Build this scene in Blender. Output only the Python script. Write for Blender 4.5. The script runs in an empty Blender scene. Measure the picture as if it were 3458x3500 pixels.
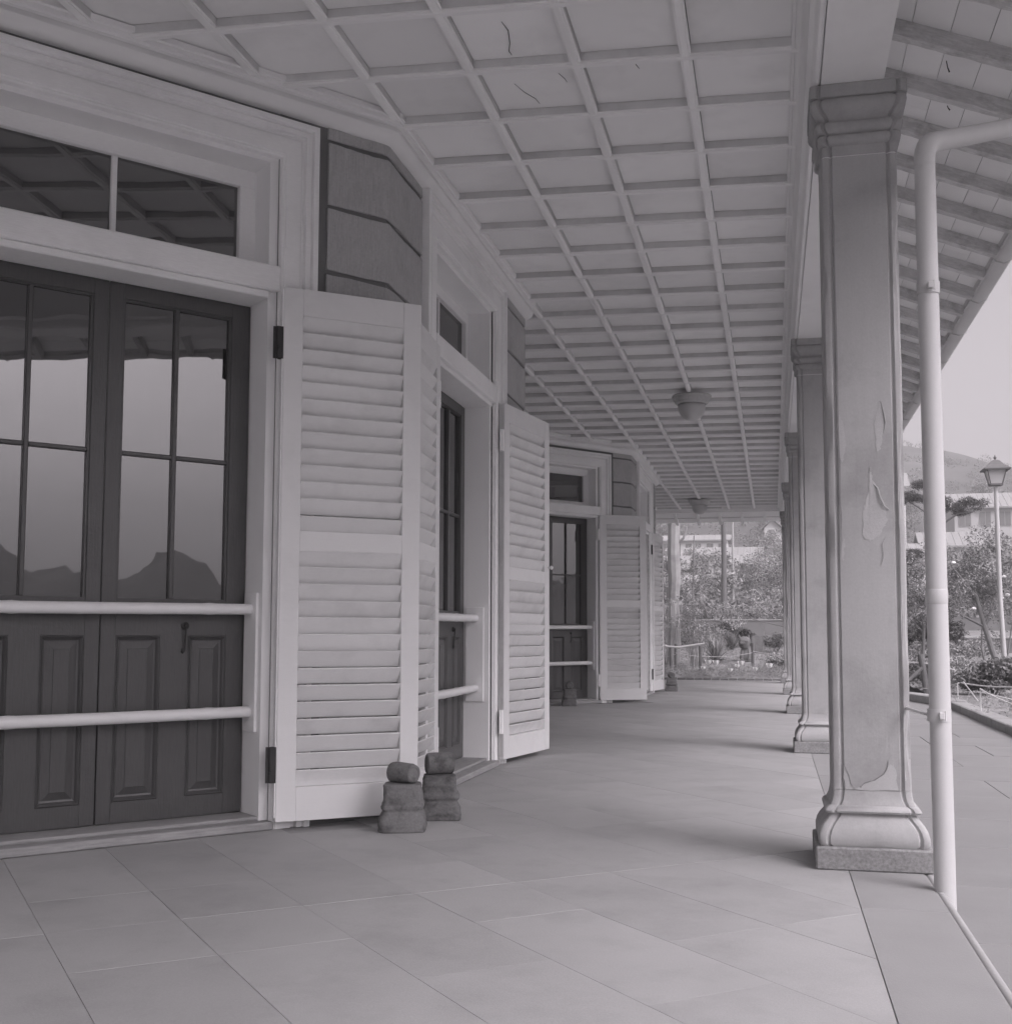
import bpy, math, random
import numpy as np
from mathutils import Matrix, Vector, noise as _mn
mnoise = _mn.noise
random.seed(7); rng = np.random.default_rng(7)
S = bpy.context.scene
COL = S.collection
R_ = math.radians

# ------------------------------------------------------------------ camera
CH = 0.9
cam_d = bpy.data.cameras.new('camera'); cam = bpy.data.objects.new('camera', cam_d); COL.objects.link(cam)
RR = (0.975021, 0.222097, 0.002610); UU = (0.014878, -0.077029, 0.996918); FF = (-0.221613, 0.971977, 0.078409)
cam.matrix_world = Matrix(((RR[0], UU[0], -FF[0], 0), (RR[1], UU[1], -FF[1], 0), (RR[2], UU[2], -FF[2], CH), (0, 0, 0, 1)))
cam_d.sensor_fit = 'VERTICAL'; cam_d.sensor_height = 24; cam_d.sensor_width = 24
cam_d.lens = 24 * 4000 / 3500; cam_d.shift_y = 110 / 3500
cam_d.clip_start = 0.05; cam_d.clip_end = 3000
S.camera = cam
# ------------------------------------------------------------------ world, sun, exposure
TINT = (1.0, 0.928, 0.985)
W_ = bpy.data.worlds.new('World'); S.world = W_; W_.use_nodes = True
nt = W_.node_tree; nt.nodes.clear()
sky = nt.nodes.new('ShaderNodeTexSky'); sky.sky_type = 'NISHITA'; sky.sun_disc = False
SUN_EL, SUN_AZ = R_(46), R_(126)          # azimuth from +Y towards +X
sky.sun_elevation = SUN_EL; sky.sun_rotation = SUN_AZ
sky.air_density = 1.0; sky.dust_density = 6.0; sky.ozone_density = 1.0
bw = nt.nodes.new('ShaderNodeRGBToBW'); mx = nt.nodes.new('ShaderNodeMixRGB'); mx.blend_type = 'MULTIPLY'; mx.inputs[0].default_value = 1
mx.inputs[2].default_value = (*TINT, 1)
bg = nt.nodes.new('ShaderNodeBackground'); bg.inputs[1].default_value = 0.12
wo = nt.nodes.new('ShaderNodeOutputWorld')
nt.links.new(sky.outputs[0], bw.inputs[0]); nt.links.new(bw.outputs[0], mx.inputs[1]); nt.links.new(mx.outputs[0], bg.inputs[0]); nt.links.new(bg.outputs[0], wo.inputs[0])
sun_d = bpy.data.lights.new('sun', 'SUN'); sun_d.energy = 0.5; sun_d.angle = R_(35); sun_d.color = TINT
sun = bpy.data.objects.new('sun', sun_d); COL.objects.link(sun)
sdir = Vector((math.cos(SUN_EL) * math.sin(SUN_AZ), math.cos(SUN_EL) * math.cos(SUN_AZ), math.sin(SUN_EL)))
sun.rotation_euler = sdir.to_track_quat('Z', 'Y').to_euler(); sun.location = (20, -3, 30)
S.view_settings.view_transform = 'Standard'; S.view_settings.look = 'None'
S.view_settings.exposure = 1.2; S.view_settings.gamma = 1.0
S.view_settings.use_curve_mapping = False
S.render.engine = 'CYCLES'
try:
    S.cycles.max_bounces = 10; S.cycles.diffuse_bounces = 6; S.cycles.glossy_bounces = 3
except Exception: pass

# ------------------------------------------------------------------ materials
def mat(name, v, rough=0.7, var=0.10, scale=4.0, rv=0.0, bump=0.15, bscale=60.0, stretch=(1, 1, 1), spec=0.25,
        stain=0.0, sscale=1.3, speck=0.0, spscale=220.0, grain=0.0, gstretch=(1, 1, 1), gscale=30., flake=0.0, tint=1.0):
    m = bpy.data.materials.new(name); m.use_nodes = True
    n = m.node_tree; N = n.nodes; L = n.links
    p = N['Principled BSDF']
    tc = N.new('ShaderNodeTexCoord'); mp = N.new('ShaderNodeMapping'); mp.inputs['Scale'].default_value = stretch
    L.new(tc.outputs['Object'], mp.inputs[0])
    oi = N.new('ShaderNodeObjectInfo')
    w = N.new('ShaderNodeMath'); w.operation = 'MULTIPLY'; w.inputs[1].default_value = 37.0; L.new(oi.outputs['Random'], w.inputs[0])
    def noise(sc, det=4, src=mp, rg=0.55):
        t = N.new('ShaderNodeTexNoise'); t.noise_dimensions = '4D'; t.inputs['Scale'].default_value = sc; t.inputs['Detail'].default_value = det
        t.inputs['Roughness'].default_value = rg
        L.new(src.outputs[0], t.inputs['Vector']); L.new(w.outputs[0], t.inputs['W']); return t.outputs['Fac']
    def math_(op, a, b):
        q = N.new('ShaderNodeMath'); q.operation = op
        for i, x in enumerate((a, b)):
            if isinstance(x, (int, float)): q.inputs[i].default_value = x
            else: L.new(x, q.inputs[i])
        return q.outputs[0]
    # value = v * (1 + 2 var (noise-.5)) * (1+ rv(rand-.5)*2) ...
    val = math_('ADD', math_('MULTIPLY', math_('SUBTRACT', noise(scale), 0.5), 3.0 * var), 1.0)
    if rv: val = math_('MULTIPLY', val, math_('ADD', math_('MULTIPLY', math_('SUBTRACT', oi.outputs['Random'], 0.5), 2 * rv), 1.0))
    if stain:
        s = noise(sscale, 6, rg=0.65)
        r = N.new('ShaderNodeMapRange'); r.inputs[1].default_value = .50; r.inputs[2].default_value = .70; L.new(s, r.inputs[0])
        val = math_('MULTIPLY', val, math_('SUBTRACT', 1.0, math_('MULTIPLY', r.outputs[0], stain)))
    if speck:
        s = noise(spscale, 2)
        val = math_('MULTIPLY', val, math_('ADD', 1.0, math_('MULTIPLY', math_('SUBTRACT', s, 0.5), speck * 4)))
    gn = None
    if grain:
        mg = N.new('ShaderNodeMapping'); mg.inputs['Scale'].default_value = gstretch; L.new(tc.outputs['Object'], mg.inputs[0])
        gn = noise(gscale, 5, mg, 0.7)
        val = math_('MULTIPLY', val, math_('ADD', 1.0, math_('MULTIPLY', math_('SUBTRACT', gn, 0.5), grain * 3)))
    if flake:   # small worn spots where the paint has gone
        s = noise(9., 8, rg=0.75)
        r = N.new('ShaderNodeMapRange'); r.inputs[1].default_value = .70; r.inputs[2].default_value = .73; L.new(s, r.inputs[0])
        val = math_('MULTIPLY', val, math_('SUBTRACT', 1.0, math_('MULTIPLY', r.outputs[0], flake)))
    val = math_('MULTIPLY', val, v)
    cb = N.new('ShaderNodeCombineColor')
    for i, k in enumerate((1, 1, 1)):
        L.new(val, cb.inputs[i])
    L.new(cb.outputs[0], p.inputs['Base Color'])
    p.inputs['Roughness'].default_value = rough
    p.inputs['Specular IOR Level'].default_value = spec
    if bump:
        b = N.new('ShaderNodeBump'); b.inputs['Strength'].default_value = min(1, bump); b.inputs['Distance'].default_value = 0.004
        h = noise(bscale, 5)
        if gn is not None: h = math_('ADD', h, gn)
        L.new(h, b.inputs['Height']); L.new(b.outputs[0], p.inputs['Normal'])
    return m
M = {}
M['paint'] = mat('white_paint', 0.73, rough=.5, var=.04, scale=3, bump=.12, grain=.04, gstretch=(.5, .5, 12), stain=.10, sscale=3, flake=.4)
M['slat'] = mat('white_slat_paint', 0.72, rough=.5, var=.04, scale=5, rv=.05, bump=.15, grain=.06, gstretch=(1.5, 10, 10), stain=.14, sscale=3, flake=.35)
M['casing'] = mat('casing_paint', 0.88, rough=.55, var=.05, scale=4, bump=.2, grain=.08, gstretch=(1, 1, 9), stain=.10)
M['casing_h'] = mat('bar_paint', 0.86, rough=.55, var=.05, scale=4, bump=.3, grain=.10, gstretch=(1, 8, 12), stain=.08)
M['jamb'] = mat('jamb_paint', 0.88, rough=.6, var=.04, scale=3, bump=.08, stain=.06)
M['worn'] = mat('worn_shutter_edge', 0.6, rough=.7, var=.10, scale=5, bump=.3, flake=.5, stain=.25, sscale=5)
M['ceil'] = mat('ceiling_board_paint', 0.86, rough=.8, var=.05, scale=1.5, rv=.06, bump=0, stain=.10, sscale=2.2)
M['rib'] = mat('ceiling_rib_paint', 0.86, rough=.75, var=.05, scale=3, rv=.05, bump=0)
M['cornice'] = mat('cornice_paint', 0.84, rough=.6, var=.04, scale=2, bump=0, stain=.08)
M['frieze'] = mat('frieze_paint', 0.84, rough=.6, var=.03, scale=2, bump=.1, stain=.08, speck=.02)
M['eave'] = mat('soffit_board_paint', 0.82, rough=.75, var=.05, scale=2, rv=.05, bump=.15, stain=.10)
M['rafter'] = mat('flaking_rafter_paint', 0.6, rough=.85, var=.12, scale=6, rv=.06, bump=1, bscale=14, stain=.35, sscale=9, grain=.3, gstretch=(1, 7, 7), gscale=14)
M['gutter'] = mat('gutter_metal_paint', 0.6, rough=.5, var=.06, scale=3, bump=.05, stain=.12)
M['pipe'] = mat('downpipe_paint', 0.53, rough=.5, var=.04, scale=3, bump=.05, stain=.08, speck=.03)
M['stone'] = mat('column_sandstone', 0.4, rough=.85, var=.08, scale=2.2, bump=.22, bscale=38, speck=.045, spscale=120, stain=.24, sscale=2.6, grain=.05, gstretch=(8, 8, .5), gscale=4)
M['stone_patch'] = mat('bare_plaster', 0.44, rough=.9, var=.08, scale=9, bump=.4, bscale=50, speck=.06)
M['granite'] = mat('plinth_granite', 0.27, rough=.9, var=.06, scale=4, bump=.3, bscale=150, speck=.30, spscale=85, stain=.18, sscale=5)
M['block'] = mat('wall_block_plaster', 0.47, rough=.95, var=.14, scale=3, rv=.07, bump=1, bscale=45, stain=.22, sscale=3, grain=.22, gstretch=(14, 14, .8), gscale=12, speck=.08, spscale=90)
M['mortar'] = mat('dark_mortar', 0.2, rough=.95, var=.15, scale=8, bump=.4)
M['door'] = mat('dark_door_paint', 0.075, rough=.32, var=.12, scale=4, bump=.35, grain=.25, gstretch=(9, 9, .7), gscale=18, spec=.5)
M['hinge'] = mat('rusty_iron', 0.05, rough=.75, var=.2, scale=20, bump=.5)
M['sill'] = mat('weathered_sill_timber', 0.33, rough=.9, var=.10, scale=3, bump=.6, grain=.28, gstretch=(1.0, 14, 14), gscale=9, stain=.15, sscale=4)
M['tile'] = mat('floor_stone_tile', 0.375, rough=.66, var=.10, scale=2.6, rv=.055, bump=.18, bscale=110, speck=.07, spscale=190, stain=.12, sscale=3.5, spec=.3)
M['forecourt'] = mat('sky_lit_forecourt_slab', 0.46, rough=.9, var=.06, scale=3, rv=.03, bump=.3, speck=.1)  # paler than the other paving: open-sky light put into the colour
M['rib_web'] = mat('shade_toned_rib_flank', 0.66, rough=.9, var=.10, scale=5, rv=.06, bump=0, stain=.15, sscale=6)  # rib flanks darker than the rib caps, side shade put into the colour
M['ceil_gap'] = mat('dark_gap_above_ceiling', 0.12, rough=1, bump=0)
M['border'] = mat('border_stone', 0.30, rough=.62, var=.07, scale=3.2, rv=.03, bump=.18, bscale=110, speck=.05, spscale=240, stain=.07, sscale=2.5, spec=.3)
M['tile_bed'] = mat('tile_bedding', 0.33, rough=.95, var=.1)
M['paving'] = mat('outdoor_paving', 0.27, rough=.85, var=.07, scale=2, rv=.03, bump=.25, bscale=90, speck=.06, stain=.08)
M['kerb'] = mat('kerb_stone', 0.34, rough=.9, var=.12, scale=6, rv=.08, bump=.6, bscale=25, speck=.12, spscale=70, stain=.15, sscale=5)
M['weight'] = mat('old_carved_stone', 0.18, rough=.95, var=.16, scale=9, bump=.8, bscale=55, speck=.16, spscale=110, stain=.65, sscale=11)
M['lampglass'] = mat('milky_lamp_glass', 0.55, rough=.3, var=.05, scale=6, bump=.03, spec=.5)
M['lamprim'] = mat('lamp_rim', 0.55, rough=.7, var=.12, scale=14, bump=.3, stain=.2, sscale=12)
M['bamboo'] = mat('painted_bamboo', 0.74, rough=.4, var=.05, scale=6, bump=.15, stain=.10, sscale=6, spec=.4)
M['crack'] = mat('open_crack', 0.02, rough=1, bump=0)
def glass_mat(name, f, dark, wav):
    m = bpy.data.materials.new(name); m.use_nodes = True; n = m.node_tree; n.nodes.clear()
    o = n.nodes.new('ShaderNodeOutputMaterial'); mix = n.nodes.new('ShaderNodeMixShader'); g = n.nodes.new('ShaderNodeBsdfGlossy'); d = n.nodes.new('ShaderNodeBsdfDiffuse')
    g.inputs['Roughness'].default_value = .015; g.inputs['Color'].default_value = (.92, .92, .92, 1); d.inputs['Color'].default_value = (dark, dark, dark, 1)
    lw = n.nodes.new('ShaderNodeFresnel'); lw.inputs['IOR'].default_value = f
    tc = n.nodes.new('ShaderNodeTexCoord'); t = n.nodes.new('ShaderNodeTexNoise'); t.inputs['Scale'].default_value = 3.5; t.inputs['Detail'].default_value = 1.5
    b = n.nodes.new('ShaderNodeBump'); b.inputs['Strength'].default_value = wav; b.inputs['Distance'].default_value = .01
    L = n.links; L.new(tc.outputs['Object'], t.inputs[0]); L.new(t.outputs[0], b.inputs['Height']); L.new(b.outputs[0], g.inputs['Normal'])
    L.new(lw.outputs[0], mix.inputs[0]); L.new(d.outputs[0], mix.inputs[1]); L.new(g.outputs[0], mix.inputs[2]); L.new(mix.outputs[0], o.inputs[0]); return m
M['glass'] = glass_mat('old_window_glass', 2.6, .03, .09)
def leafmat(name, v, rv=.35):
    m = bpy.data.materials.new(name); m.use_nodes = True; n = m.node_tree; N = n.nodes; L = n.links; p = N['Principled BSDF']
    tc = N.new('ShaderNodeTexCoord'); t = N.new('ShaderNodeTexNoise'); t.inputs['Scale'].default_value = 2.2; t.inputs['Detail'].default_value = 6; t.inputs['Roughness'].default_value = .7
    L.new(tc.outputs['Object'], t.inputs[0])
    r = N.new('ShaderNodeMapRange'); r.inputs[1].default_value = .3; r.inputs[2].default_value = .7; r.inputs[3].default_value = v * (1 - rv); r.inputs[4].default_value = v * (1 + rv)
    L.new(t.outputs[0], r.inputs[0]); cb = N.new('ShaderNodeCombineColor')
    for i in range(3): L.new(r.outputs[0], cb.inputs[i])
    L.new(cb.outputs[0], p.inputs['Base Color']); p.inputs['Roughness'].default_value = .6; p.inputs['Specular IOR Level'].default_value = .3
    return m
M['leaf'] = leafmat('leaf', .22); M['leaf_pale'] = leafmat('pale_leaf', .45); M['leaf_dark'] = leafmat('dark_leaf', .12); M['leaf_mid'] = leafmat('mid_leaf', .32)
M['leaf_far'] = leafmat('far_leaf', .22)
M['bark'] = mat('bark', 0.22, rough=.95, var=.2, scale=6, bump=.8, bscale=30, grain=.3, gstretch=(6, 6, .6))
M['bark_pale'] = mat('pale_bark', 0.33, rough=.9, var=.15, scale=5, bump=.6, bscale=25, stain=.3, sscale=3)
M['pole'] = mat('utility_pole_wood', 0.17, rough=.9, var=.1, scale=5, bump=.4, grain=.2, gstretch=(8, 8, .4))
M['roof_tile'] = mat('grey_roof_tile', 0.34, rough=.8, var=.1, scale=3, rv=.06, bump=.3)
M['house_wall'] = mat('far_house_plaster', 0.6, rough=.9, var=.08, scale=.6, rv=.2, bump=0)
M['house_dark'] = mat('far_house_opening', 0.2, rough=.6, var=.1, bump=0)
M['ground'] = mat('garden_soil', 0.26, rough=1, var=.25, scale=1.2, bump=.6, bscale=8, stain=.3, sscale=.5)
M['hill'] = mat('hillside_grass', 0.12, rough=1, var=.30, scale=.045, bump=.6, bscale=.4, stain=.35, sscale=.03, grain=.25, gstretch=(.2, .2, 3), gscale=.25)
M['petal'] = mat('white_petal', .85, rough=.5, var=.02, bump=0)
M['concrete'] = mat('garden_wall_concrete', 0.24, rough=.95, var=.12, scale=1.5, bump=.3, stain=.3, sscale=1)
M['coping'] = mat('wall_coping', .42, rough=.9, var=.1, bump=.2)
M['rope'] = mat('rope', .36, rough=.95, var=.1, bump=.3)
M['hoop'] = mat('white_bamboo_hoop', .55, rough=.6, var=.08, bump=.1)
M['post'] = mat('dark_timber_post', 0.15, rough=.95, var=.2, scale=8, bump=.5, grain=.3, gstretch=(8, 8, .6))
M['lantern_frame'] = mat('lantern_frame', 0.16, rough=.6, var=.1, bump=.1)
M['lantern_glass'] = mat('frosted_lantern_pane', .50, rough=.3, var=.05, bump=0)
M['lamp_post'] = mat('pale_lamp_post', .50, rough=.5, var=.05, bump=.05)
M['statue'] = mat('mossy_statue_stone', 0.17, rough=.95, var=.3, scale=9, bump=.9, bscale=30)

# ------------------------------------------------------------------ mesh helpers
class MB:
    def __init__(s): s.v = []; s.f = []
    def add(s, v, f):
        o = len(s.v); s.v += [tuple(p) for p in v]; s.f += [tuple(i + o for i in q) for q in f]; return s
    def box(s, x0, x1, y0, y1, z0, z1, c=0.0):
        if c <= 0:
            v = [(x0, y0, z0), (x1, y0, z0), (x1, y1, z0), (x0, y1, z0), (x0, y0, z1), (x1, y0, z1), (x1, y1, z1), (x0, y1, z1)]
            return s.add(v, [(0, 3, 2, 1), (4, 5, 6, 7), (0, 1, 5, 4), (1, 2, 6, 5), (2, 3, 7, 6), (3, 0, 4, 7)])
        V = []; X = (x0, x1); Y = (y0, y1); Z = (z0, z1); idx = {}
        for i in (0, 1):
            for j in (0, 1):
                for k in (0, 1):
                    sx, sy, sz = (1 - 2 * i) * c, (1 - 2 * j) * c, (1 - 2 * k) * c
                    for a, p in (('x', (X[i], Y[j] + sy, Z[k] + sz)), ('y', (X[i] + sx, Y[j], Z[k] + sz)), ('z', (X[i] + sx, Y[j] + sy, Z[k]))):
                        idx[(i, j, k, a)] = len(V); V.append(p)
        F = []
        for i in (0, 1): F.append([idx[(i, j, k, 'x')] for j, k in ((0, 0), (0, 1), (1, 1), (1, 0))])
        for j in (0, 1): F.append([idx[(i, j, k, 'y')] for i, k in ((0, 0), (1, 0), (1, 1), (0, 1))])
        for k in (0, 1): F.append([idx[(i, j, k, 'z')] for i, j in ((0, 0), (0, 1), (1, 1), (1, 0))])
        for a in (0, 1):
            for b in (0, 1):
                F.append([idx[(0, a, b, 'y')], idx[(1, a, b, 'y')], idx[(1, a, b, 'z')], idx[(0, a, b, 'z')]])
                F.append([idx[(a, 0, b, 'x')], idx[(a, 1, b, 'x')], idx[(a, 1, b, 'z')], idx[(a, 0, b, 'z')]])
                F.append([idx[(a, b, 0, 'x')], idx[(a, b, 1, 'x')], idx[(a, b, 1, 'y')], idx[(a, b, 0, 'y')]])
                for k in (0, 1): F.append([idx[(a, b, k, q)] for q in 'xyz'])
        return s.add(V, F)
    def prism(s, poly, z0, z1, c=0.0):
        n = len(poly)
        if c:
            cx = sum(p[0] for p in poly) / n; cy = sum(p[1] for p in poly) / n
            ins = []
            for p in poly:
                d = math.hypot(p[0] - cx, p[1] - cy) + 1e-9; k = 1 - c * 1.4 / d; ins.append((cx + (p[0] - cx) * k, cy + (p[1] - cy) * k))
            v = [(*p, z0) for p in poly] + [(*p, z1 - c) for p in poly] + [(*p, z1) for p in ins]
            f = [tuple(range(n))[::-1], tuple(range(2 * n, 3 * n))]
            for r in (0, 1):
                for i in range(n): j = (i + 1) % n; f.append((r * n + i, r * n + j, (r + 1) * n + j, (r + 1) * n + i))
            return s.add(v, f)
        v = [(*p, z0) for p in poly] + [(*p, z1) for p in poly]
        f = [tuple(range(n))[::-1], tuple(range(n, 2 * n))] + [(i, (i + 1) % n, n + (i + 1) % n, n + i) for i in range(n)]
        return s.add(v, f)
    def tube(s, pts, rad, seg=10, caps=True):
        pts = [Vector(p) for p in pts]; n = len(pts)
        if isinstance(rad, (int, float)): rad = [rad] * n
        v = []; up = None
        for i, p in enumerate(pts):
            t = (pts[min(i + 1, n - 1)] - pts[max(i - 1, 0)]).normalized()
            if up is None: up = Vector((0, 0, 1)) if abs(t.z) < .9 else Vector((1, 0, 0))
            a = t.cross(up)
            if a.length < 1e-4: a = t.cross(Vector((0, 1, 0)))
            a.normalize(); b = a.cross(t).normalized(); up = b
            for k in range(seg):
                w = 2 * math.pi * k / seg; v.append(p + (a * math.cos(w) + b * math.sin(w)) * rad[i])
        f = []
        for i in range(n - 1):
            for k in range(seg): f.append((i * seg + k, (i + 1) * seg + k, (i + 1) * seg + (k + 1) % seg, i * seg + (k + 1) % seg))
        if caps: f.append(tuple(range(seg))); f.append(tuple(range((n - 1) * seg, n * seg))[::-1])
        return s.add(v, f)
    def lathe(s, prof, seg=32, c=(0, 0)):
        v = []; n = len(prof)
        for r, z in prof:
            for k in range(seg): w = 2 * math.pi * k / seg; v.append((c[0] + r * math.cos(w), c[1] + r * math.sin(w), z))
        f = [(i * seg + k, i * seg + (k + 1) % seg, (i + 1) * seg + (k + 1) % seg, (i + 1) * seg + k) for i in range(n - 1) for k in range(seg)]
        f.append(tuple(range(seg))[::-1]); f.append(tuple(range((n - 1) * seg, n * seg)))
        return s.add(v, f)
    def loft(s, rings):
        n = len(rings[0]); v = [p for r in rings for p in r]
        f = [(i * n + k, i * n + (k + 1) % n, (i + 1) * n + (k + 1) % n, (i + 1) * n + k) for i in range(len(rings) - 1) for k in range(n)]
        f.append(tuple(range(n))[::-1]); f.append(tuple(range((len(rings) - 1) * n, len(rings) * n)))
        return s.add(v, f)
    def mesh(s, name, smooth=False):
        me = bpy.data.meshes.new(name); me.from_pydata([tuple(p) for p in s.v], [], s.f); me.validate()
        import bmesh
        bm = bmesh.new(); bm.from_mesh(me); bmesh.ops.recalc_face_normals(bm, faces=bm.faces[:]); bm.to_mesh(me); bm.free()
        if smooth:
            me.polygons.foreach_set('use_smooth', [True] * len(me.polygons))
            try: me.set_sharp_from_angle(angle=R_(35))
            except Exception: pass
        return me
WM = {}     # world matrices by object
def put(name, me, m, parent=None, mtx=None, **tags):
    o = bpy.data.objects.new(name, me); COL.objects.link(o)
    if me is not None and m is not None and not me.materials: me.materials.append(m)
    mtx = mtx or Matrix.Identity(4)
    if parent is not None:
        o.parent = parent; o.matrix_basis = WM[parent.name].inverted() @ mtx
    else: o.matrix_basis = mtx
    WM[o.name] = mtx
    for k, v in tags.items(): o[k] = v
    return o
def thing(name, label, cat, loc=(0, 0, 0), group=None, rz=0):
    t = dict(label=label, category=cat)
    if group: t['group'] = group
    return put(name, None, None, None, Matrix.Translation(loc) @ Matrix.Rotation(rz, 4, 'Z'), **t)
def frame(o, d):      # local x along wall, y into the wall, z up
    d = Vector((d[0], d[1], 0)).normalized()
    return Matrix(((d.x, -d.y, 0, o[0]), (d.y, d.x, 0, o[1]), (0, 0, 1, o[2] if len(o) > 2 else 0), (0, 0, 0, 1)))
CACHE = {}
def cached(key, fn):
    if key not in CACHE: CACHE[key] = fn()
    return CACHE[key]

# ================================================================== GEOMETRY OF THE HOUSE
TA = (0.6350, 0.7725)                       # direction of the slanting bay walls
DY = 10.72                                  # distance from one bay to the next
house = thing('house', 'long single storey house with white framed doors and slanting bays along the veranda', 'house', (-2.4, 8, 0))
def off(p, d, a, b): return (p[0] + d[0] * a + d[1] * b, p[1] + d[1] * a - d[0] * b)   # a along, b outwards

def ragged(q, z0, z1):
    # outline q: outer polyline first, last three points are the inner side
    outer, inner = q[:-3], q[-3:]
    pts = []
    for a, b in zip(outer[:-1], outer[1:]):
        n = max(1, int(math.hypot(b[0] - a[0], b[1] - a[1]) / .03))
        for k in range(n): pts.append((a[0] + (b[0] - a[0]) * k / n, a[1] + (b[1] - a[1]) * k / n))
    pts.append(outer[-1]); poly = pts + inner; m = len(poly); no = len(pts)
    J = lambda i, s: random.uniform(-s, s) if i < no else 0
    ph = random.uniform(0, 6)
    v = [(x, y, z0 + J(i, .0022) + .003 * math.sin(i * .5 + ph)) for i, (x, y) in enumerate(poly)] + [(x, y, z1 + J(i, .0022) + .003 * math.sin(i * .42 + ph * 2)) for i, (x, y) in enumerate(poly)]
    f = [tuple(range(m))[::-1], tuple(range(m, 2 * m))] + [(i, (i + 1) % m, m + (i + 1) % m, m + i) for i in range(m)]
    return MB().add(v, f)
def wall_parts(dy):
    OA = (-2.295, 5.157 + dy); OB = (-1.90, 8.02 + dy); WA, WB = 1.49, 1.54
    C1 = (-1.93, 5.65 + dy); C2 = (-1.93, 9.10 + dy)
    # piers of dark masonry
    a0 = off(OA, TA, 0.0, -.03); b0 = (-1.93, OB[1] - WB)
    ai = off(OA, TA, -.02, -.50); bi = (-2.40, OB[1] - WB)
    put('wall', MB().prism([a0, C1, b0, bi, ai], -.05, 3.72).mesh('wall'), M['mortar'], house)
    c0 = (-1.93, OB[1]); ci = (-2.40, OB[1]); vdir = (-.64, .77)
    C3 = (C2[0] - .64 * 5.2, C2[1] + .77 * 5.2) if dy < 5 else (C2[0] - .64 * 2.5, C2[1] + .77 * 2.5)
    put('wall', MB().prism([c0, C2, C3, (C3[0] - .5, C3[1] - .1), ci], -.05, 3.72).mesh('wall'), M['mortar'], house)
    la = off(OA, TA, -WA, -.03); L2 = off(OA, TA, -WA - (.85 if dy < 5 else 2.7), -.03)  # near bay wall cut short out of view to let more light in
    put('wall', MB().prism([L2, la, off(OA, TA, -WA, -.5), off(OA, TA, -WA - (.85 if dy < 5 else 2.7), -.6)], -.05, 3.72).mesh('wall'), M['mortar'], house)
    for O, Wd, F in ((OA, WA, frame(OA, TA)), (OB, WB, frame(OB, (0, 1)))):
        put('wall', MB().box(-Wd - .01, .01, .035, .5, 3.24, 3.72).mesh('wall'), M['mortar'], house, F)
    # stone blocks wrapping round the corner, courses 0.338 high
    def quad(p0, p1, p2, t):      # two-leg strip, proud by t
        def nrm(a, b): d = Vector((b[0] - a[0], b[1] - a[1])).normalized(); return (d.y, -d.x)
        n1, n2 = nrm(p0, p1), nrm(p1, p2)
        bx, by = n1[0] + n2[0], n1[1] + n2[1]; k = 1 / (1 + n1[0] * n2[0] + n1[1] * n2[1]); m = (bx * k, by * k)
        r = .028
        d1 = Vector((p1[0] - p0[0], p1[1] - p0[1])).normalized(); d2 = Vector((p2[0] - p1[0], p2[1] - p1[1])).normalized()
        q = [(p0[0] + n1[0] * t, p0[1] + n1[1] * t)]
        pc = Vector((p1[0] + m[0] * t, p1[1] + m[1] * t))
        for s in (0, .25, .5, .75, 1):
            a = pc - d1 * r; b = pc + d2 * r; q.append(tuple((a * (1 - s) + pc * s) * (1 - s) + (pc * (1 - s) + b * s) * s))
        q.append((p2[0] + n2[0] * t, p2[1] + n2[1] * t))
        return q + [(p2[0] - n2[0] * .01, p2[1] - n2[1] * .01), (p1[0] - m[0] * .01, p1[1] - m[1] * .01), (p0[0] - n1[0] * .01, p0[1] - n1[1] * .01)]
    zs = [.02] + [3.384 - .338 * k for k in range(9, -1, -1)] + [3.465]
    for z0, z1 in zip(zs[:-1], zs[1:]):
        j = random.uniform(-.004, .004)
        q = quad(off(OA, TA, .262 + j, -.03), C1, (-1.93, OB[1] - WB - .235), .012)
        put('stone_block', ragged(q, z0 + .013, z1 - .013).mesh('stone_block'), M['block'], house)
        q = quad((-1.93, OB[1] + .275), C2, (C2[0] - .64 * .5, C2[1] + .77 * .5), .012)
        put('stone_block', ragged(q, z0 + .013, z1 - .013).mesh('stone_block'), M['block'], house)
    return OA, OB, WA, WB, C1, C2, C3, L2
def sweep_U(prof, Wd, top):    # prof: (outward offset a, depth y)
    mb = MB(); n = len(prof); rings = []
    for cx, cz, sx, sz in ((0, .0, 1, 0), (0, top, 1, 1), (-Wd, top, -1, 1), (-Wd, .0, -1, 0)):
        rings.append([(cx + sx * a, y, cz + sz * a) for a, y in prof])
    return mb.loft(rings)
def raised_panel(x0, x1, z0, z1):
    mb = MB(); loops = [(0, 0), (.006, -.006), (.014, .002), (.020, .012), (.028, .014), (.060, .004), (.062, .001)]
    v = []; f = []
    for i, (ins, y) in enumerate(loops):
        v += [(x0 + ins, y, z0 + ins), (x1 - ins, y, z0 + ins), (x1 - ins, y, z1 - ins), (x0 + ins, y, z1 - ins)]
        if i:
            for k in range(4): f.append(((i - 1) * 4 + k, (i - 1) * 4 + (k + 1) % 4, i * 4 + (k + 1) % 4, i * 4 + k))
    b = (len(loops) - 1) * 4; f.append((b, b + 1, b + 2, b + 3))
    return mb.add(v, f)
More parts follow.
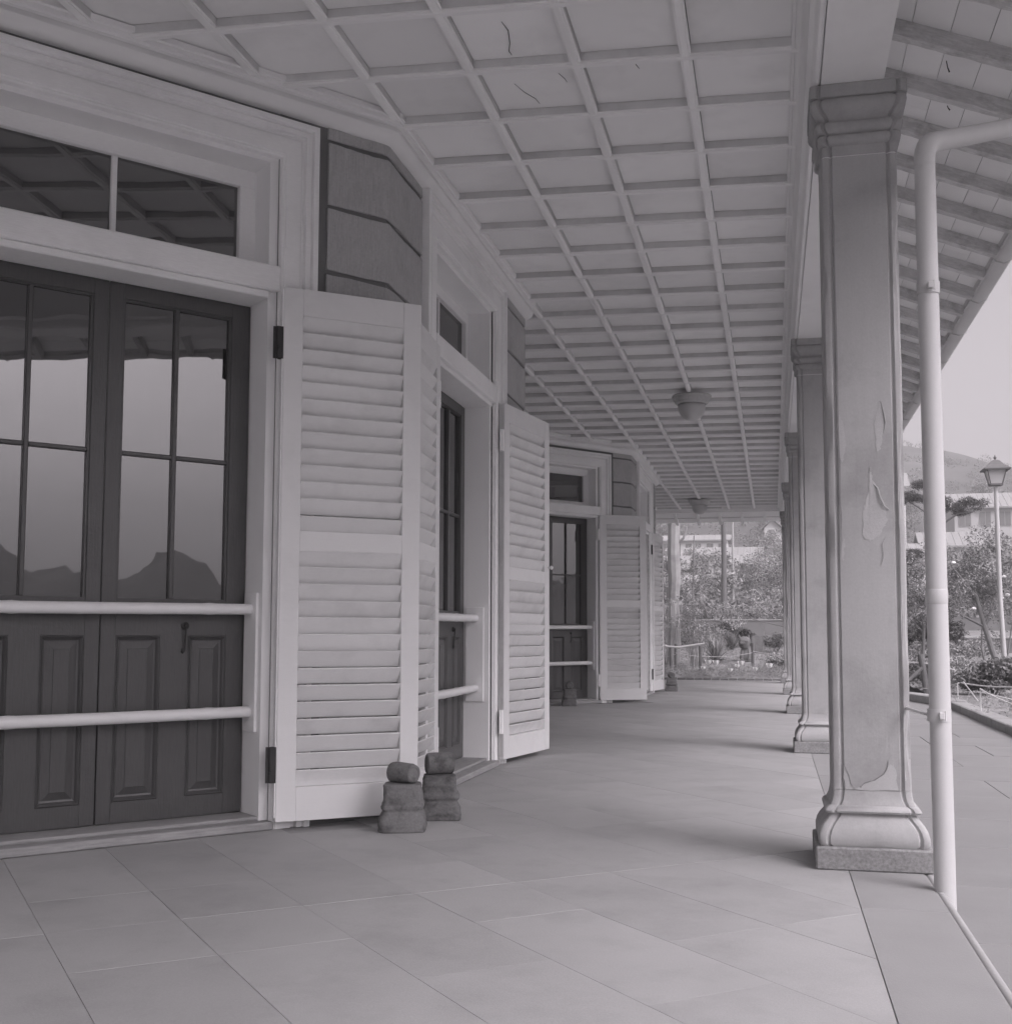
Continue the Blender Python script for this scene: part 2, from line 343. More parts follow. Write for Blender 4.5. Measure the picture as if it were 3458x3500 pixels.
def opening(O, d, Wd, cw, dark_hinge, rails=True):
    F = frame(O, d); T = 3.225
    P = [(0, .04), (0, .006), (.006, 0), (.016, 0), (.020, -.007), (cw * .50, -.007), (cw * .53, .010), (cw * .60, .014), (cw * .645, .010), (cw * .66, -.012), (cw * .78, -.014), (cw * .80, -.004), (cw * .83, -.004), (cw * .85, -.026), (cw - .003, -.026), (cw, -.022), (cw, .05)]
    key = round(Wd, 3)
    put('casing', cached(('cas', key), lambda: sweep_U(P, Wd, T).mesh('casing')), M['casing'], house, F)
    for sgn, x0 in ((0, -.045), (1, -Wd)):
        put('jamb', cached(('jamb', key, sgn), lambda: MB().box(x0, x0 + .045, .04, .29, .03, 3.2).mesh('jamb')), M['jamb'], house, F)
        px = x0 - .014 if sgn == 0 else x0 + .045
        put('rail_plate', cached(('rp', key, sgn), lambda: MB().box(px, px + .014, .075, .205, .445, 1.103, .003).mesh('rail_plate')), M['jamb'], house, F)
    put('head_lining', cached(('hl', key), lambda: MB().box(-Wd, 0, .04, .30, 3.2, 3.24).mesh('head_lining')), M['jamb'], house, F)
    put('transom_bar', cached(('tb', key), lambda: MB().box(-Wd + .0, -.0, -.006, .275, 2.556, 2.680, .008).box(-Wd + .046, -.046, .02, .27, 2.522, 2.5555, .006).mesh('transom_bar')), M['casing_h'], house, F)
    put('sill', cached(('sill', key), lambda: MB().box(-Wd - .02, .0, -.03, .34, 0.002, .040, .006).box(-Wd + .0, -.005, .05, .34, .0402, .058, .004).mesh('sill')), M['sill'], house, F)
    # fanlight
    tf = put('fanlight', cached(('tf', key), lambda: MB().box(-Wd + .045, -.045, .20, .25, 3.11, 3.20, .003).box(-Wd + .045, -.045, .20, .25, 2.68, 2.745).box(-.13, -.045, .2, .25, 2.745, 3.11)
             .box(-Wd + .045, -Wd + .13, .2, .25, 2.745, 3.11).mesh('fanlight')), M['casing'], house, F)
    put('glazing_bar', cached(('gb', key), lambda: MB().box(-Wd / 2 - .013, -Wd / 2 + .013, .205, .24, 2.745, 3.11, .004).mesh('glazing_bar')), M['casing'], tf, F)
    put('beading', cached(('bd', key), lambda: MB().box(-Wd + .13, -.13, .192, .199, 3.110, 3.122, .002).box(-.130, -.118, .192, .199, 2.745, 3.122, .002).mesh('beading')), M['casing'], tf, F)
    for a, b in ((-Wd + .125, -Wd / 2 - .01), (-Wd / 2 + .01, -.125)):
        put('pane', cached(('tp', key, a), lambda: MB().box(a, b, .225, .229, 2.74, 3.115).mesh('pane')), M['glass'], tf, F)
    # door leaves
    lw = (Wd - .10) / 2
    for side in (0, 1):
        x1 = -.05 if side == 0 else -.05 - lw - .004; x0 = x1 - lw + .002; y0, y1 = .22, .265
        def leaf():
            m = MB()
            sa, sb = (.066, .095) if side == 0 else (.095, .066)      # left, right stile
            m.box(x0, x0 + sa, y0, y1, .062, 2.52, .002).box(x1 - sb, x1, y0, y1, .062, 2.52, .002)
            for z0, z1 in ((.062, .155), (.90, 1.06), (2.45, 2.52)): m.box(x0 + sa, x1 - sb, y0, y1 - .002, z0, z1)
            mid = x0 + sa + (x1 - sb - x0 - sa) * .52
            m.box(mid - .065, mid + .065, y0, y1 - .002, .155, .90)
            # sticking round the glass
            for q in ((x0 + sa, x0 + sa + .010, 1.06, 2.45), (x1 - sb - .010, x1 - sb, 1.06, 2.45)): m.box(q[0], q[1], y0 + .008, y1 - .008, q[2], q[3])
            m.box(x0 + sa + .010, x1 - sb - .010, y0 + .008, y1 - .008, 1.06, 1.07); m.box(x0 + sa + .010, x1 - sb - .010, y0 + .008, y1 - .008, 2.44, 2.45)
            return m.mesh('door_leaf')
        dl = put('door_leaf', cached(('leaf', key, side), leaf), M['door'], house, F)
        sa, sb = (.066, .095) if side == 0 else (.095, .066)
        mid = x0 + sa + (x1 - sb - x0 - sa) * .52; mv = x0 + sa + (x1 - sb - x0 - sa) * .485
        for a, b in ((x0 + sa, mid - .065), (mid + .065, x1 - sb)):
            q = Matrix.Translation((0, y0, 0))
            put('panel', cached(('pn', key, side, a), lambda: raised_panel(a, b, .155, .90).mesh('panel')), M['door'], dl, F @ q)
        put('muntin', cached(('mu', key, side), lambda: MB().box(mv - .011, mv + .011, y0 + .005, y1 - .01, 1.07, 2.44, .004).mesh('muntin')), M['door'], dl, F)
        put('muntin', cached(('mh', key, side), lambda: MB().box(x0 + sa + .010, mv - .011, y0 + .007, y1 - .012, 1.724, 1.744, .004).box(mv + .011, x1 - sb - .010, y0 + .007, y1 - .012, 1.724, 1.744, .004).mesh('muntin')), M['door'], dl, F)
        for a, b in ((x0 + sa + .005, mv), (mv, x1 - sb - .005)):
            for z0, z1 in ((1.065, 1.734), (1.734, 2.445)):
                rr = Matrix.Rotation(random.uniform(-.0012, .0012), 4, 'X')
                cxp = (a + b) / 2; tw = R_(random.uniform(-.35, .35))
                put('pane', cached(('gp', key, side, a, z0), lambda: MB().box(a - cxp, b - cxp, 0, .003, z0, z1).mesh('pane')), M['glass'], dl, F @ Matrix.Translation((cxp, y0 + .024, 0)) @ Matrix.Rotation(tw, 4, 'Z'))
        if side == 0:
            def latch():
                m = MB(); x = x1 - .30; m.lathe([(.001, -.006), (.018, -.005), (.018, 0), (.010, .004), (.008, .012), (.001, .014)], 14)
                v = [(p[0] + x, y0 - .006 - p[2] - .004, p[1] + .945) for p in m.v]; m.v = v
                m.tube([(x, y0 - .016, .945), (x, y0 - .018, .93), (x - .002, y0 - .012, .85), (x - .003, y0 - .010, .828), (x - .012, y0 - .012, .818), (x - .018, y0 - .016, .826), (x - .016, y0 - .016, .838)], .0042, 8)
                return m.mesh('hook_latch', True)
            put('hook_latch', cached(('latch', key), latch), M['hinge'], dl, F)
    if rails:
        for z, r in ((1.022, .0265), (.538, .027)):
            def pole():
                xs = np.linspace(-Wd + .058, -.059, 40); rad = []
                for x in xs: rad.append(r * (1 + .10 * math.exp(-(((x + .13) % .29 - .145) / .012) ** 2)) * (1 - .04 * (x + Wd / 2)))
                ys = [.135 + .004 * math.sin(x * 3) for x in xs]
                return MB().tube([(x, y, z + .004 * math.sin(2 * x + z)) for x, y in zip(xs, ys)], rad, 16).mesh('guard_rail', True)
            put('guard_rail', cached(('pole', key, z), pole), M['bamboo'], house, F)
    return F

def shutter(hx, hy, ex, ey, hinge_left, dark, knob=False, edge='paint', holder=None):
    """hx,hy: hinge end of the visible face; ex,ey: free end. Local x runs left to right in view, y into thickness."""
    if not hinge_left: L_, Rr = (ex, ey), (hx, hy)
    else: L_, Rr = (hx, hy), (ex, ey)
    w = math.hypot(Rr[0] - L_[0], Rr[1] - L_[1]); F = frame((L_[0], L_[1], .04), (Rr[0] - L_[0], Rr[1] - L_[1])); H = 2.525; key = round(w, 2)
    sl = .095
    def fr():
        m = MB(); e = .0025
        m.box(0, sl, 0, .042, 0, H, e).box(w - sl, w, 0, .042, 0, H, e)
        for z0, z1 in ((0, .155), (1.265, 1.355), (H - .13, H)): m.box(sl, w - sl, .0008, .0412, z0, z1, .0015)
        return m.mesh('shutter')
    lb = 'white louvred shutter with flaking paint on its edge' if edge != 'paint' else None
    sh = put('shutter', cached(('sf', key), fr), M['paint'], house, F)
    if lb: sh['label'] = lb
    sm = cached(('slat', key), lambda: slatmesh(w - 2 * sl))
    def rows(z0, z1, n):
        for i in range(n):
            z = z0 + (z1 - z0) * (i + .5) / n
            a = random.gauss(0, .035)
            if hx < -2.2 and hy < 6 and z0 > 1.3 and i == 0: z -= .006; a = -.08
            put('slat', sm, M['slat'], sh, F @ Matrix.Translation((sl, .021 + random.uniform(-.001, .001), z)) @ Matrix.Rotation(a, 4, 'X'))
    rows(.155, 1.265, 14); rows(1.355, H - .13, 13)
    hxl = 0 if hinge_left else w; sg = -1 if hinge_left else 1
    for z0, z1 in ((.18, .345), (2.175, 2.33)):
        m = MB().tube([(hxl + sg * .024, .010, z0), (hxl + sg * .024, .010, z0 + .05)], .0085, 10).tube([(hxl + sg * .024, .010, z0 + .054), (hxl + sg * .024, .010, z1)], .0085, 10)
        m.box(min(hxl + sg * .020, hxl + sg * .046), max(hxl + sg * .020, hxl + sg * .046), .014, .018, z0, z1).box(min(hxl + sg * .0005, hxl + sg * .020), max(hxl + sg * .0005, hxl + sg * .020), .003, .030, z0, z1)
        put('hinge', m.mesh('hinge'), M['hinge'] if dark else M['casing'], sh, F)
    # painted edge strip on the hinge side
    put('edge_strip', MB().box(min(hxl + sg * .0006, hxl + sg * .006), max(hxl + sg * .0006, hxl + sg * .006), .004, .040, .02, H - .01).mesh('edge_strip'), M[edge if edge == 'worn' else 'casing'], sh, F)
    if knob:
        kx = w - .03 if hinge_left else .03
        m = MB().lathe([(.006, 0), (.006, .014), (.011, .018), (.016, .026), (.015, .034), (.008, .040), (.001, .041)], 16)
        put('knob', m.mesh('knob', True), M['bamboo'] if edge == 'worn' else M['hinge'], sh, F @ Matrix.Translation((kx, 0, 1.39)) @ Matrix.Rotation(R_(90), 4, 'X'))
    return sh
def slatmesh(L):
    # tall thin blade: top edge near the visible face, bottom edge set back
    h, t, dy = .0392, .0050, .0185
    m = MB(); x0, x1 = .001, L - .001
    prof = [(-dy - t, h - .004), (-dy - t * .3, h), (-dy + t, h - .002), (dy + t, -h + .004), (dy + t * .3, -h), (dy - t, -h + .002)]
    ring = lambda x: [(x, y, z) for y, z in prof]
    m.loft([ring(x0), ring(x1)])
    return m.mesh('slat')

for dy in (0, DY):
    OA, OB, WA, WB, C1, C2, C3, L2 = wall_parts(dy)
    opening(OA, TA, WA, .19, True); opening(OB, (0, 1), WB, .23, False)
shutter(-2.252, 5.108, -1.705, 5.554, True, True)
shutter(-1.848, 6.40, -1.790, 5.70, False, False)
shutter(-1.848, 8.057, -1.690, 8.930, True, False, knob=True, edge='worn')
shutter(-2.295, 15.86, -1.700, 16.16, True, False)
shutter(-1.86, 17.12, -1.790, 16.44, False, True, knob=True)
shutter(-1.87, 18.80, -1.775, 19.58, True, True)

# cornice under the ceiling, mitred round the bays
path = [(-4.6, 2.33), (-1.93, 5.65), (-1.93, 9.10), (-5.25, 13.10), (-5.0, 12.64 + .0), (-1.93, 16.37), (-1.93, 19.82), (-4.0, 22.3)]
path = [off((-2.295, 5.157), TA, -2.34, -.03), (-1.93, 5.65), (-1.93, 9.10), (-4.62, 12.336), off((-2.295, 5.157 + DY), TA, -3.66, -.03), (-1.93, 16.37), (-1.93, 19.82), (-3.5, 21.7)]
cprof = [(-.01, 3.452), (.012, 3.452), (.040, 3.462), (.062, 3.482), (.072, 3.508), (.066, 3.530), (.056, 3.540), (.058, 3.552), (.078, 3.556), (.080, 3.575), (.092, 3.580), (.092, 3.606), (-.01, 3.606)]
def sweep_path(path, prof):
    rings = []; n = len(path)
    for i, p in enumerate(path):
        def nr(a, b): d = Vector((b[0] - a[0], b[1] - a[1])).normalized(); return Vector((d.y, -d.x))
        if i == 0: m = nr(path[0], path[1])
        elif i == n - 1: m = nr(path[-2], path[-1])
        else:
            a, b = nr(path[i - 1], p), nr(p, path[i + 1]); m = (a + b) / (1 + a.dot(b))
        rings.append([(p[0] + m.x * q, p[1] + m.y * q, z) for q, z in prof])
    return MB().loft(rings)
for i, j in ((0, 4), (4, 8)):
    put('cornice', sweep_path(path[i:j], cprof).mesh('cornice', True), M['cornice'], house)

# ------------------------------------------------------------------ veranda floor of stone tiles
floor = put('floor', MB().box(-5.6, .553, -6, 24.86, -.30, -.0048).mesh('floor'), M['tile_bed'], kind='structure')
e1 = (.755, .656); e2 = (-.656, .755)
def clip(poly, a, b, c):      # keep a x + b y <= c
    out = []
    for i in range(len(poly)):
        p, q = poly[i], poly[(i + 1) % len(poly)]; dp, dq = a * p[0] + b * p[1] - c, a * q[0] + b * q[1] - c
        if dp <= 0: out.append(p)
        if dp * dq < 0: t = dp / (dp - dq); out.append((p[0] + (q[0] - p[0]) * t, p[1] + (q[1] - p[1]) * t))
    return out
def inhouse(x, y):
    for dy in (0, DY):
        yy = y - dy
        if x < -2.05 and 5.3 < yy < 9.2 and x < -2.05 - max(0, (5.65 - yy) * .82) - max(0, 0): return True
    ax, ay = x + 2.295, y - 5.157
    u = ax * TA[0] + ay * TA[1]; b = ax * TA[1] - ay * TA[0]
    return (b < -.70 and y < 5.7) or x < -3.6
tset = set()
for k in range(-9, 46):
    p0, p1 = .885 + .405 * k, .885 + .405 * (k + 1)
    o = .47 if (k in (-1, 0) or k % 5 == 2) else 0
    cuts = sorted(set([round(3.84 + .94 * m + o, 3) for m in range(-7, 30)] + ([3.84] if k <= 7 else [])))
    for q0, q1 in zip(cuts[:-1], cuts[1:]):
        g = .0008; wide = .0022 if -1 < k < 8 else 0
        ga = g + (wide if abs(q0 - 3.84) < .001 else 0); gb = g + (wide if abs(q1 - 3.84) < .001 else 0)
        A = [(p0 + g, q0 + ga), (p1 - g, q0 + ga), (p1 - g, q1 - gb), (p0 + g, q1 - gb)]
        poly = [(e1[0] * p + e2[0] * q, e1[1] * p + e2[1] * q) for p, q in A]
        for c in ((1, 0, .2682), (0, 1, 24.86), (0, -1, -1.2), (-1, 0, 4.2)):
            poly = clip(poly, *c)
            if len(poly) < 3: break
        if len(poly) < 3: continue
        cx = sum(p[0] for p in poly) / len(poly); cy = sum(p[1] for p in poly) / len(poly)
        if inhouse(cx, cy): continue
        ar = abs(sum(poly[i][0] * poly[(i + 1) % len(poly)][1] - poly[(i + 1) % len(poly)][0] * poly[i][1] for i in range(len(poly)))) / 2
        if ar < .004: continue
        pl = [(p[0] - cx, p[1] - cy) for p in poly]
        put('floor_tile', MB().prism(pl, -.0043, 0, .0004).mesh('floor_tile'), M['tile'], floor,
            Matrix.Translation((cx, cy, random.uniform(-.0005, .0001))) @ Matrix.Rotation(random.uniform(-.0003, .0003), 4, 'X'))
ys = [-3.0, -.9, 1.3, 2.35, 4.15, 6.1, 8.0, 9.9, 11.8, 13.7, 15.6, 17.5, 19.4, 21.3, 23.2, 24.86]
for a, b in zip(ys[:-1], ys[1:]):
    put('border_slab', MB().box(-.1375, .1375, 0, b - a - .003, -.0043, 0, .0012).mesh('border_slab'), M['border'], floor, Matrix.Translation((.4085, a, 0)))
for k in range(15):
    y0 = -3 + k * 1.86; y1 = min(y0 + 1.855, 24.86)
    put('nosing', MB().tube([(0, 0, 0), (0, y1 - y0, 0)], .0165, 14).mesh('nosing', True), M['tile'], floor, Matrix.Translation((.5665, y0, -.0165)))
put('floor_riser', MB().box(.5535, .570, -4, 24.86, -.3, -.030).mesh('floor_riser'), M['tile'], floor)

# ------------------------------------------------------------------ coffered ceiling
ceiling = put('ceiling', MB().box(-6, .20, -0.2, 25.0, 3.627, 3.70).mesh('ceiling'), M['ceil_gap'], kind='structure')  # ceiling stops just behind the camera, cut short to let sky light in
SK = .07
def rowY(k, x): return 5.225 + .5425 * k + SK * (x + .86)
xs = [.149 - .505 * j for j in range(0, 9)]
def ribmesh(L):
    prof = [(-.021, .016), (-.026, .016), (-.0265, .011), (-.019, .009), (-.018, .003), (-.013, 0), (.013, 0), (.018, .003), (.019, .009), (.0265, .011), (.026, .016), (.021, .016)]
    return MB().loft([[(x, 0, z) for x, z in prof], [(x, L, z) for x, z in prof]]).mesh('rib')
def webmesh(L): return MB().box(-.0235, .0235, 0, L, .0162, .064).mesh('rib_web')
for k in range(3):
    put('edge_bead', MB().box(.1175, .1343, -.15 + 8.3 * k, min(8.148 + 8.3 * k, 24.70), 3.5605, 3.6195, .003).mesh('edge_bead'), M['rib'], ceiling)
for j, x in enumerate(xs[1:]):
    for seg in range(3):     # long lights, each in three lengths
        y0 = 1.0 + seg * 8.0; L = 7.998 if seg < 2 else 7.74
        put('long_rib', cached(('rib', round(L, 2)), lambda: ribmesh(L)), M['rib'], ceiling, Matrix.Translation((x, y0, 3.560)))
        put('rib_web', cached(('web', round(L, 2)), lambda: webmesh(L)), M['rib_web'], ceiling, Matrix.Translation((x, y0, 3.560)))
ang = math.atan(SK)
for k in range(-7, 37):
    L = 4.6; x1 = .149
    F = Matrix.Translation((x1, rowY(k, x1), 3.557)) @ Matrix.Rotation(R_(90) + ang, 4, 'Z')
    put('cross_rib', cached(('xrib',), lambda: ribmesh(4.6)), M['rib'], ceiling, F)
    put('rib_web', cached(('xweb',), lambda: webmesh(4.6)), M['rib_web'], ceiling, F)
def inhouse2(x, y):
    for dy in (0, DY):
        yy = y - dy
        if 5.9 < yy < 8.9 and x < -2.1: return True
    ax, ay = x + 2.295, y - 5.157; b = ax * TA[1] - ay * TA[0]
    return (b < -.55 and y < 6)
for j in range(8):
    for k in range(-4, 36):
        xa, xb = xs[j + 1], xs[j]
        cx = (xa + xb) / 2; cy = rowY(k + .5, cx)
        if inhouse2(cx, cy) or cx < -3.9: continue
        hw, hl = .2255, .2445
        me = cached(('coffer',), lambda: MB().add([(-hw, -hl - SK * hw, 0), (hw, -hl + SK * hw, 0), (hw, hl + SK * hw, 0), (-hw, hl - SK * hw, 0),
                    (-hw, -hl - SK * hw, .008), (hw, -hl + SK * hw, .008), (hw, hl + SK * hw, .008), (-hw, hl - SK * hw, .008)],
                    [(0, 3, 2, 1), (4, 5, 6, 7), (0, 1, 5, 4), (1, 2, 6, 5), (2, 3, 7, 6), (3, 0, 4, 7)]).mesh('coffer_panel'))
        put('coffer_panel', me, M['ceil'], ceiling, Matrix.Translation((cx, cy, 3.612 + random.uniform(-.001, .003))) @ Matrix.Rotation(random.uniform(-.004, .004), 4, 'Y'))
# open cracks in the boards
def ribbon(pts, w, z):
    v = []; f = []
    for i, (x, y) in enumerate(pts):
        a = pts[max(0, i - 1)]; b = pts[min(len(pts) - 1, i + 1)]; d = Vector((b[0] - a[0], b[1] - a[1])).normalized()
        ww = w * (.3 if i in (0, len(pts) - 1) else 1) / 2
        v += [(x - d.y * ww, y + d.x * ww, z), (x + d.y * ww, y - d.x * ww, z), (x - d.y * ww, y + d.x * ww, z + .002), (x + d.y * ww, y - d.x * ww, z + .002)]
    for i in range(len(pts) - 1):
        a = i * 4; b = a + 4; f += [(a, a + 1, b + 1, b), (a + 2, b + 2, b + 3, a + 3), (a, b, b + 2, a + 2), (a + 1, a + 3, b + 3, b + 1)]
    f += [(0, 2, 3, 1), tuple(len(v) - 4 + q for q in (0, 1, 3, 2))]
    return MB().add(v, f)
for pts, w in (([(-1.13, 4.84), (-1.118, 4.92), (-1.135, 5.03), (-1.155, 5.10), (-1.15, 5.14)], .0035), ([(-1.20, 5.42), (-1.17, 5.52), (-1.13, 5.60), (-1.12, 5.66)], .0018),
               ([(-.97, 5.36), (-.95, 5.42), (-.945, 5.46)], .0018), ([(-.60, 5.30), (-.595, 5.36), (-.585, 5.40)], .003)):
    put('paint_crack', ribbon(pts, w, 3.6035).mesh('paint_crack'), M['crack'], ceiling)

# ------------------------------------------------------------------ columns
def colsec(h, z, cx, cy, bead=.037):
    q = []
    b = min(bead, h * .3)
    base = [(h, h - b - .008), (h - .010, h - b - .003), (h - .010, h - b), (h - .001, h - b * .72), (h - .0005, h - b * .42), (h - b * .14, h - b * .14)]
    base += [(y, x) for x, y in base[:-1][::-1]]
    for r in range(4):
        for x, y in base:
            for _ in range(r): x, y = -y, x
            q.append((cx + x, cy + y, z))
    return q
def column(x0, y0, cap, label, i):
    cx, cy = x0 + .22, y0 + .22
    t = thing('stone_column', label, 'column', (cx, cy, 0), 'square stone columns along the veranda edge')
    put('plinth', MB().box(x0, x0 + .44, y0, y0 + .44, 0, .088, .006).mesh('plinth'), M['granite'], t)
    base = [(.088, .200), (.100, .207), (.125, .208), (.150, .202), (.172, .190), (.192, .174), (.205, .165), (.212, .163), (.214, .178), (.222, .182), (.235, .176), (.243, .163), (.262, .155), (.280, .151), (.300, .149)]
    put('base', MB().loft([colsec(h, z, cx, cy) for z, h in base]).mesh('base', True), M['stone'], t)
    zz = np.linspace(.301, cap - .2938, 64 if i == 0 else 24); sh = []
    for z in zz:
        ring = []
        for q in colsec(.149, z, cx, cy):
            dx, dy_ = q[0] - cx, q[1] - cy
            if min(abs(dx), abs(dy_)) > .125:
                w_ = mnoise(Vector((q[0] * 9, q[1] * 9, z * 4 + i * 9))); w_ = max(0, w_ - .12) * .022 + mnoise(Vector((q[0] * 30, q[1] * 30, z * 16))) * .0012
                dx -= math.copysign(w_, dx); dy_ -= math.copysign(w_, dy_)
            ring.append((cx + dx, cy + dy_, z))
        sh.append(ring)
    put('shaft', MB().loft(sh).mesh('shaft', True), M['stone'], t)
    z = cap
    capp = [(z - .290, .149), (z - .248, .150), (z - .244, .157), (z - .238, .163), (z - .226, .167), (z - .214, .166), (z - .205, .159), (z - .202, .156), (z - .199, .162), (z - .192, .169), (z - .178, .175), (z - .164, .175), (z - .152, .168), (z - .147, .160),
            (z - .140, .160), (z - .128, .166), (z - .115, .177), (z - .098, .187), (z - .082, .190), (z - .068, .188), (z - .058, .181), (z - .055, .179), (z - .0545, .192), (z - .003, .192), (z - .001, .190)]
    put('capital', MB().loft([colsec(h, zz, cx, cy) for zz, h in capp]).mesh('capital', True), M['stone'], t)
    put('mortar_joint', MB().loft([colsec(.1475, zz, cx, cy) for zz in (cap - .2935, cap - .2895)]).mesh('mortar_joint'), M['paint'], t)
    return t, cx, cy
cols = [(.148, 4.781, 3.160, 'nearest weathered stone column with flaking plaster patches beside the white downpipe'),
        (.142, 9.465, 3.285, 'second stone column along the veranda, half hidden behind the nearest one'),
        (.134, 14.26, 3.345, 'third stone column along the veranda, only its left edge showing'),
        (.128, 18.90, 3.340, 'fourth stone column along the veranda, a thin sliver beyond the third'),
        (.120, 23.60, 3.375, 'farthest stone column at the end of the veranda by the flower bed')]
for i, c in enumerate(cols):
    t, cx, cy = column(*c, i)
    if i == 0:
        fy = cy - .149
        def patch(pts, dep, m, name, rag=.0045):     # plaster lying 3 mm proud, irregular outline given on the front face (x, z)
            n = len(pts)
            q = []
            for k in range(n):
                a, b = pts[k], pts[(k + 1) % n]
                for s in range(4):
                    u = s / 4; q.append((a[0] * (1 - u) + b[0] * u + random.uniform(-rag, rag), a[1] * (1 - u) + b[1] * u + random.uniform(-rag, rag)))
            v = [(x, fy - dep, z) for x, z in q] + [(x, fy + .004, z) for x, z in q]; n = len(q)
            f = [tuple(range(n)), tuple(range(n, 2 * n))[::-1]] + [(k, (k + 1) % n, n + (k + 1) % n, n + k) for k in range(n)]
            put(name, MB().add(v, f).mesh(name), m, t)
        patch([(.418, 1.80), (.425, 1.84), (.436, 1.835), (.444, 1.79), (.450, 1.74), (.434, 1.71), (.428, 1.66), (.420, 1.64), (.410, 1.66), (.405, 1.73)], .0012, M['stone_patch'], 'bare_patch')
        patch([(.375, 1.55), (.384, 1.575), (.392, 1.55), (.398, 1.525), (.41, 1.49), (.42, 1.44), (.443, 1.405), (.447, 1.365), (.435, 1.335), (.42, 1.31), (.405, 1.30), (.39, 1.285), (.372, 1.285), (.352, 1.30), (.350, 1.32), (.358, 1.345), (.352, 1.38), (.360, 1.42), (.374, 1.46)], .0012, M['stone_patch'], 'bare_patch')
        patch([(.262, .302), (.262, .40), (.275, .375), (.285, .33), (.30, .307), (.325, .312), (.335, .328), (.375, .340), (.415, .365), (.43, .40), (.447, .40), (.458, .385), (.466, .302)], .0015, M['stone_patch'], 'bare_patch')
        # curled lips of plaster beside the patches
        put('lifted_plaster', MB().tube([(.432, fy - .001, 1.845), (.442, fy - .004, 1.80), (.449, fy - .004, 1.755), (.440, fy - .002, 1.715)], [.001, .002, .002, .001], 6).mesh('lifted_plaster'), M['stone'], t)
        put('lifted_plaster', MB().tube([(.398, fy - .001, 1.51), (.412, fy - .006, 1.495), (.422, fy - .008, 1.455), (.437, fy - .007, 1.42), (.456, fy - .003, 1.405)], [.001, .003, .0035, .003, .001], 6).mesh('lifted_plaster'), M['stone'], t)
        def crack(pts, w, name='crack'):
            m = ribbon(pts, w, 0); m.v = [(x, fy - .0015 - zz, y) for x, y, zz in m.v]; put(name, m.mesh(name), M['mortar'], t)
        crack([(.262, .40), (.268, .385), (.280, .36), (.287, .325), (.303, .305)], .0014)
        crack([(.322, .312), (.34, .33), (.375, .341), (.413, .366), (.428, .398), (.43, .42)], .0014)
        crack([(.266, 2.60), (.2655, 2.30), (.268, 2.0), (.266, 1.75), (.270, 1.60), (.268, 1.45), (.272, 1.38), (.268, 1.25)], .0016)
        crack([(.491, 1.62), (.494, 1.45), (.490, 1.36), (.493, 1.25), (.4905, 1.12), (.494, .98), (.491, .86), (.4935, .70), (.490, .55)], .0016)
        crack([(.44, 1.30), (.425, 1.27), (.43, 1.22), (.418, 1.18)], .0010)
        patch([(.264, 1.74), (.270, 1.80), (.285, 1.77), (.295, 1.70), (.292, 1.64), (.280, 1.60), (.270, 1.62)], .0008, M['stone_patch'], 'bare_patch')
        patch([(.27, 1.26), (.276, 1.32), (.283, 1.28), (.280, 1.22), (.273, 1.20)], .0008, M['stone_patch'], 'bare_patch')
# long cracks on the floor border beside the column
# ------------------------------------------------------------------ beam over the columns
beam = thing('veranda_beam', 'long white boxed beam resting on the stone column capitals', 'beam', (.35, 4.9, 3.2))
kn = [(-.2, 3.16), (5.0, 3.160), (9.70, 3.285), (14.5, 3.345), (19.1, 3.340), (23.9, 3.375), (24.98, 3.375)]
def bsec(y, zb): return [(.222, y, zb), (.470, y, zb), (.470, y, 3.70), (.232, y, 3.70), (.222, y, zb + .05)]
put('soffit', MB().loft([bsec(y, z) for y, z in kn]).mesh('soffit'), M['frieze'], beam)
def sec2(y, zb): return [(.219, y, 3.70), (.135, y, 3.70), (.135, y, 3.566), (.142, y, 3.560), (.158, y, 3.556), (.160, y, 3.50), (.166, y, 3.48), (.166, y, zb + .07), (.186, y, zb + .05), (.190, y, zb + .018), (.198, y, zb + .004), (.210, y, zb + .001), (.219, y, zb + .010)]
put('side_moulding', MB().loft([sec2(y, z) for y, z in kn]).mesh('side_moulding', True), M['frieze'], beam)

# ------------------------------------------------------------------ eaves: rafters, soffit boards, roof
roof = thing('veranda_roof', 'sloping eave roof with flaking rafters and boarded underside', 'roof', (.9, 12, 3.5))
sl = .40
def ez(x): return 3.5 - sl * (x - .6)
aroof = math.atan(sl)
def rafm():
    L = .95; m = MB()
    rings = []
    for i in range(25):
        x = L * i / 24; j = lambda: random.uniform(-.0022, .0022)
        rings.append([(x, -.026 + j(), .002 + j()), (x, .026 + j(), j()), (x, .027, .083), (x, -.027 + j() * .5, .083), (x, -.027 + j() * 1.6, .030 + j()), (x, -.026 + j() * 1.6, .012 + j())])
    m.loft(rings)
    return m.mesh('rafter')
rm = rafm()
for k in range(-12, 44):
    y = 5.20 + .45 * (k)
    if y > 24.6: break
    put('rafter', rm, M['rafter'], roof, Matrix.Translation((.468, y + random.uniform(-.006, .006), ez(.468) + .006)) @ Matrix.Rotation(aroof, 4, 'Y') @ Matrix.Rotation(random.uniform(-.006, .006), 4, 'Z'))
bx = [.470, .627, .783, .938, 1.093, 1.248, 1.385]
for i in range(6):
    y = -.35
    seg = 0
    while y < 24.7:
        L = 4.05 if seg or i % 2 == 0 else 2.25; L = min(L, 24.7 - y)
        wd = (bx[i + 1] - bx[i]) / math.cos(aroof)
        m = cached(('sb', round(L, 2), round(wd, 3)), lambda: MB().box(.0012, wd - .0012, .001, L - .001, .0, .014, .0015).mesh('soffit_board'))
        put('soffit_board', m, M['eave'], roof, Matrix.Translation((bx[i], y, ez(bx[i]) + .0815)) @ Matrix.Rotation(aroof, 4, 'Y'))
        y += L; seg += 1
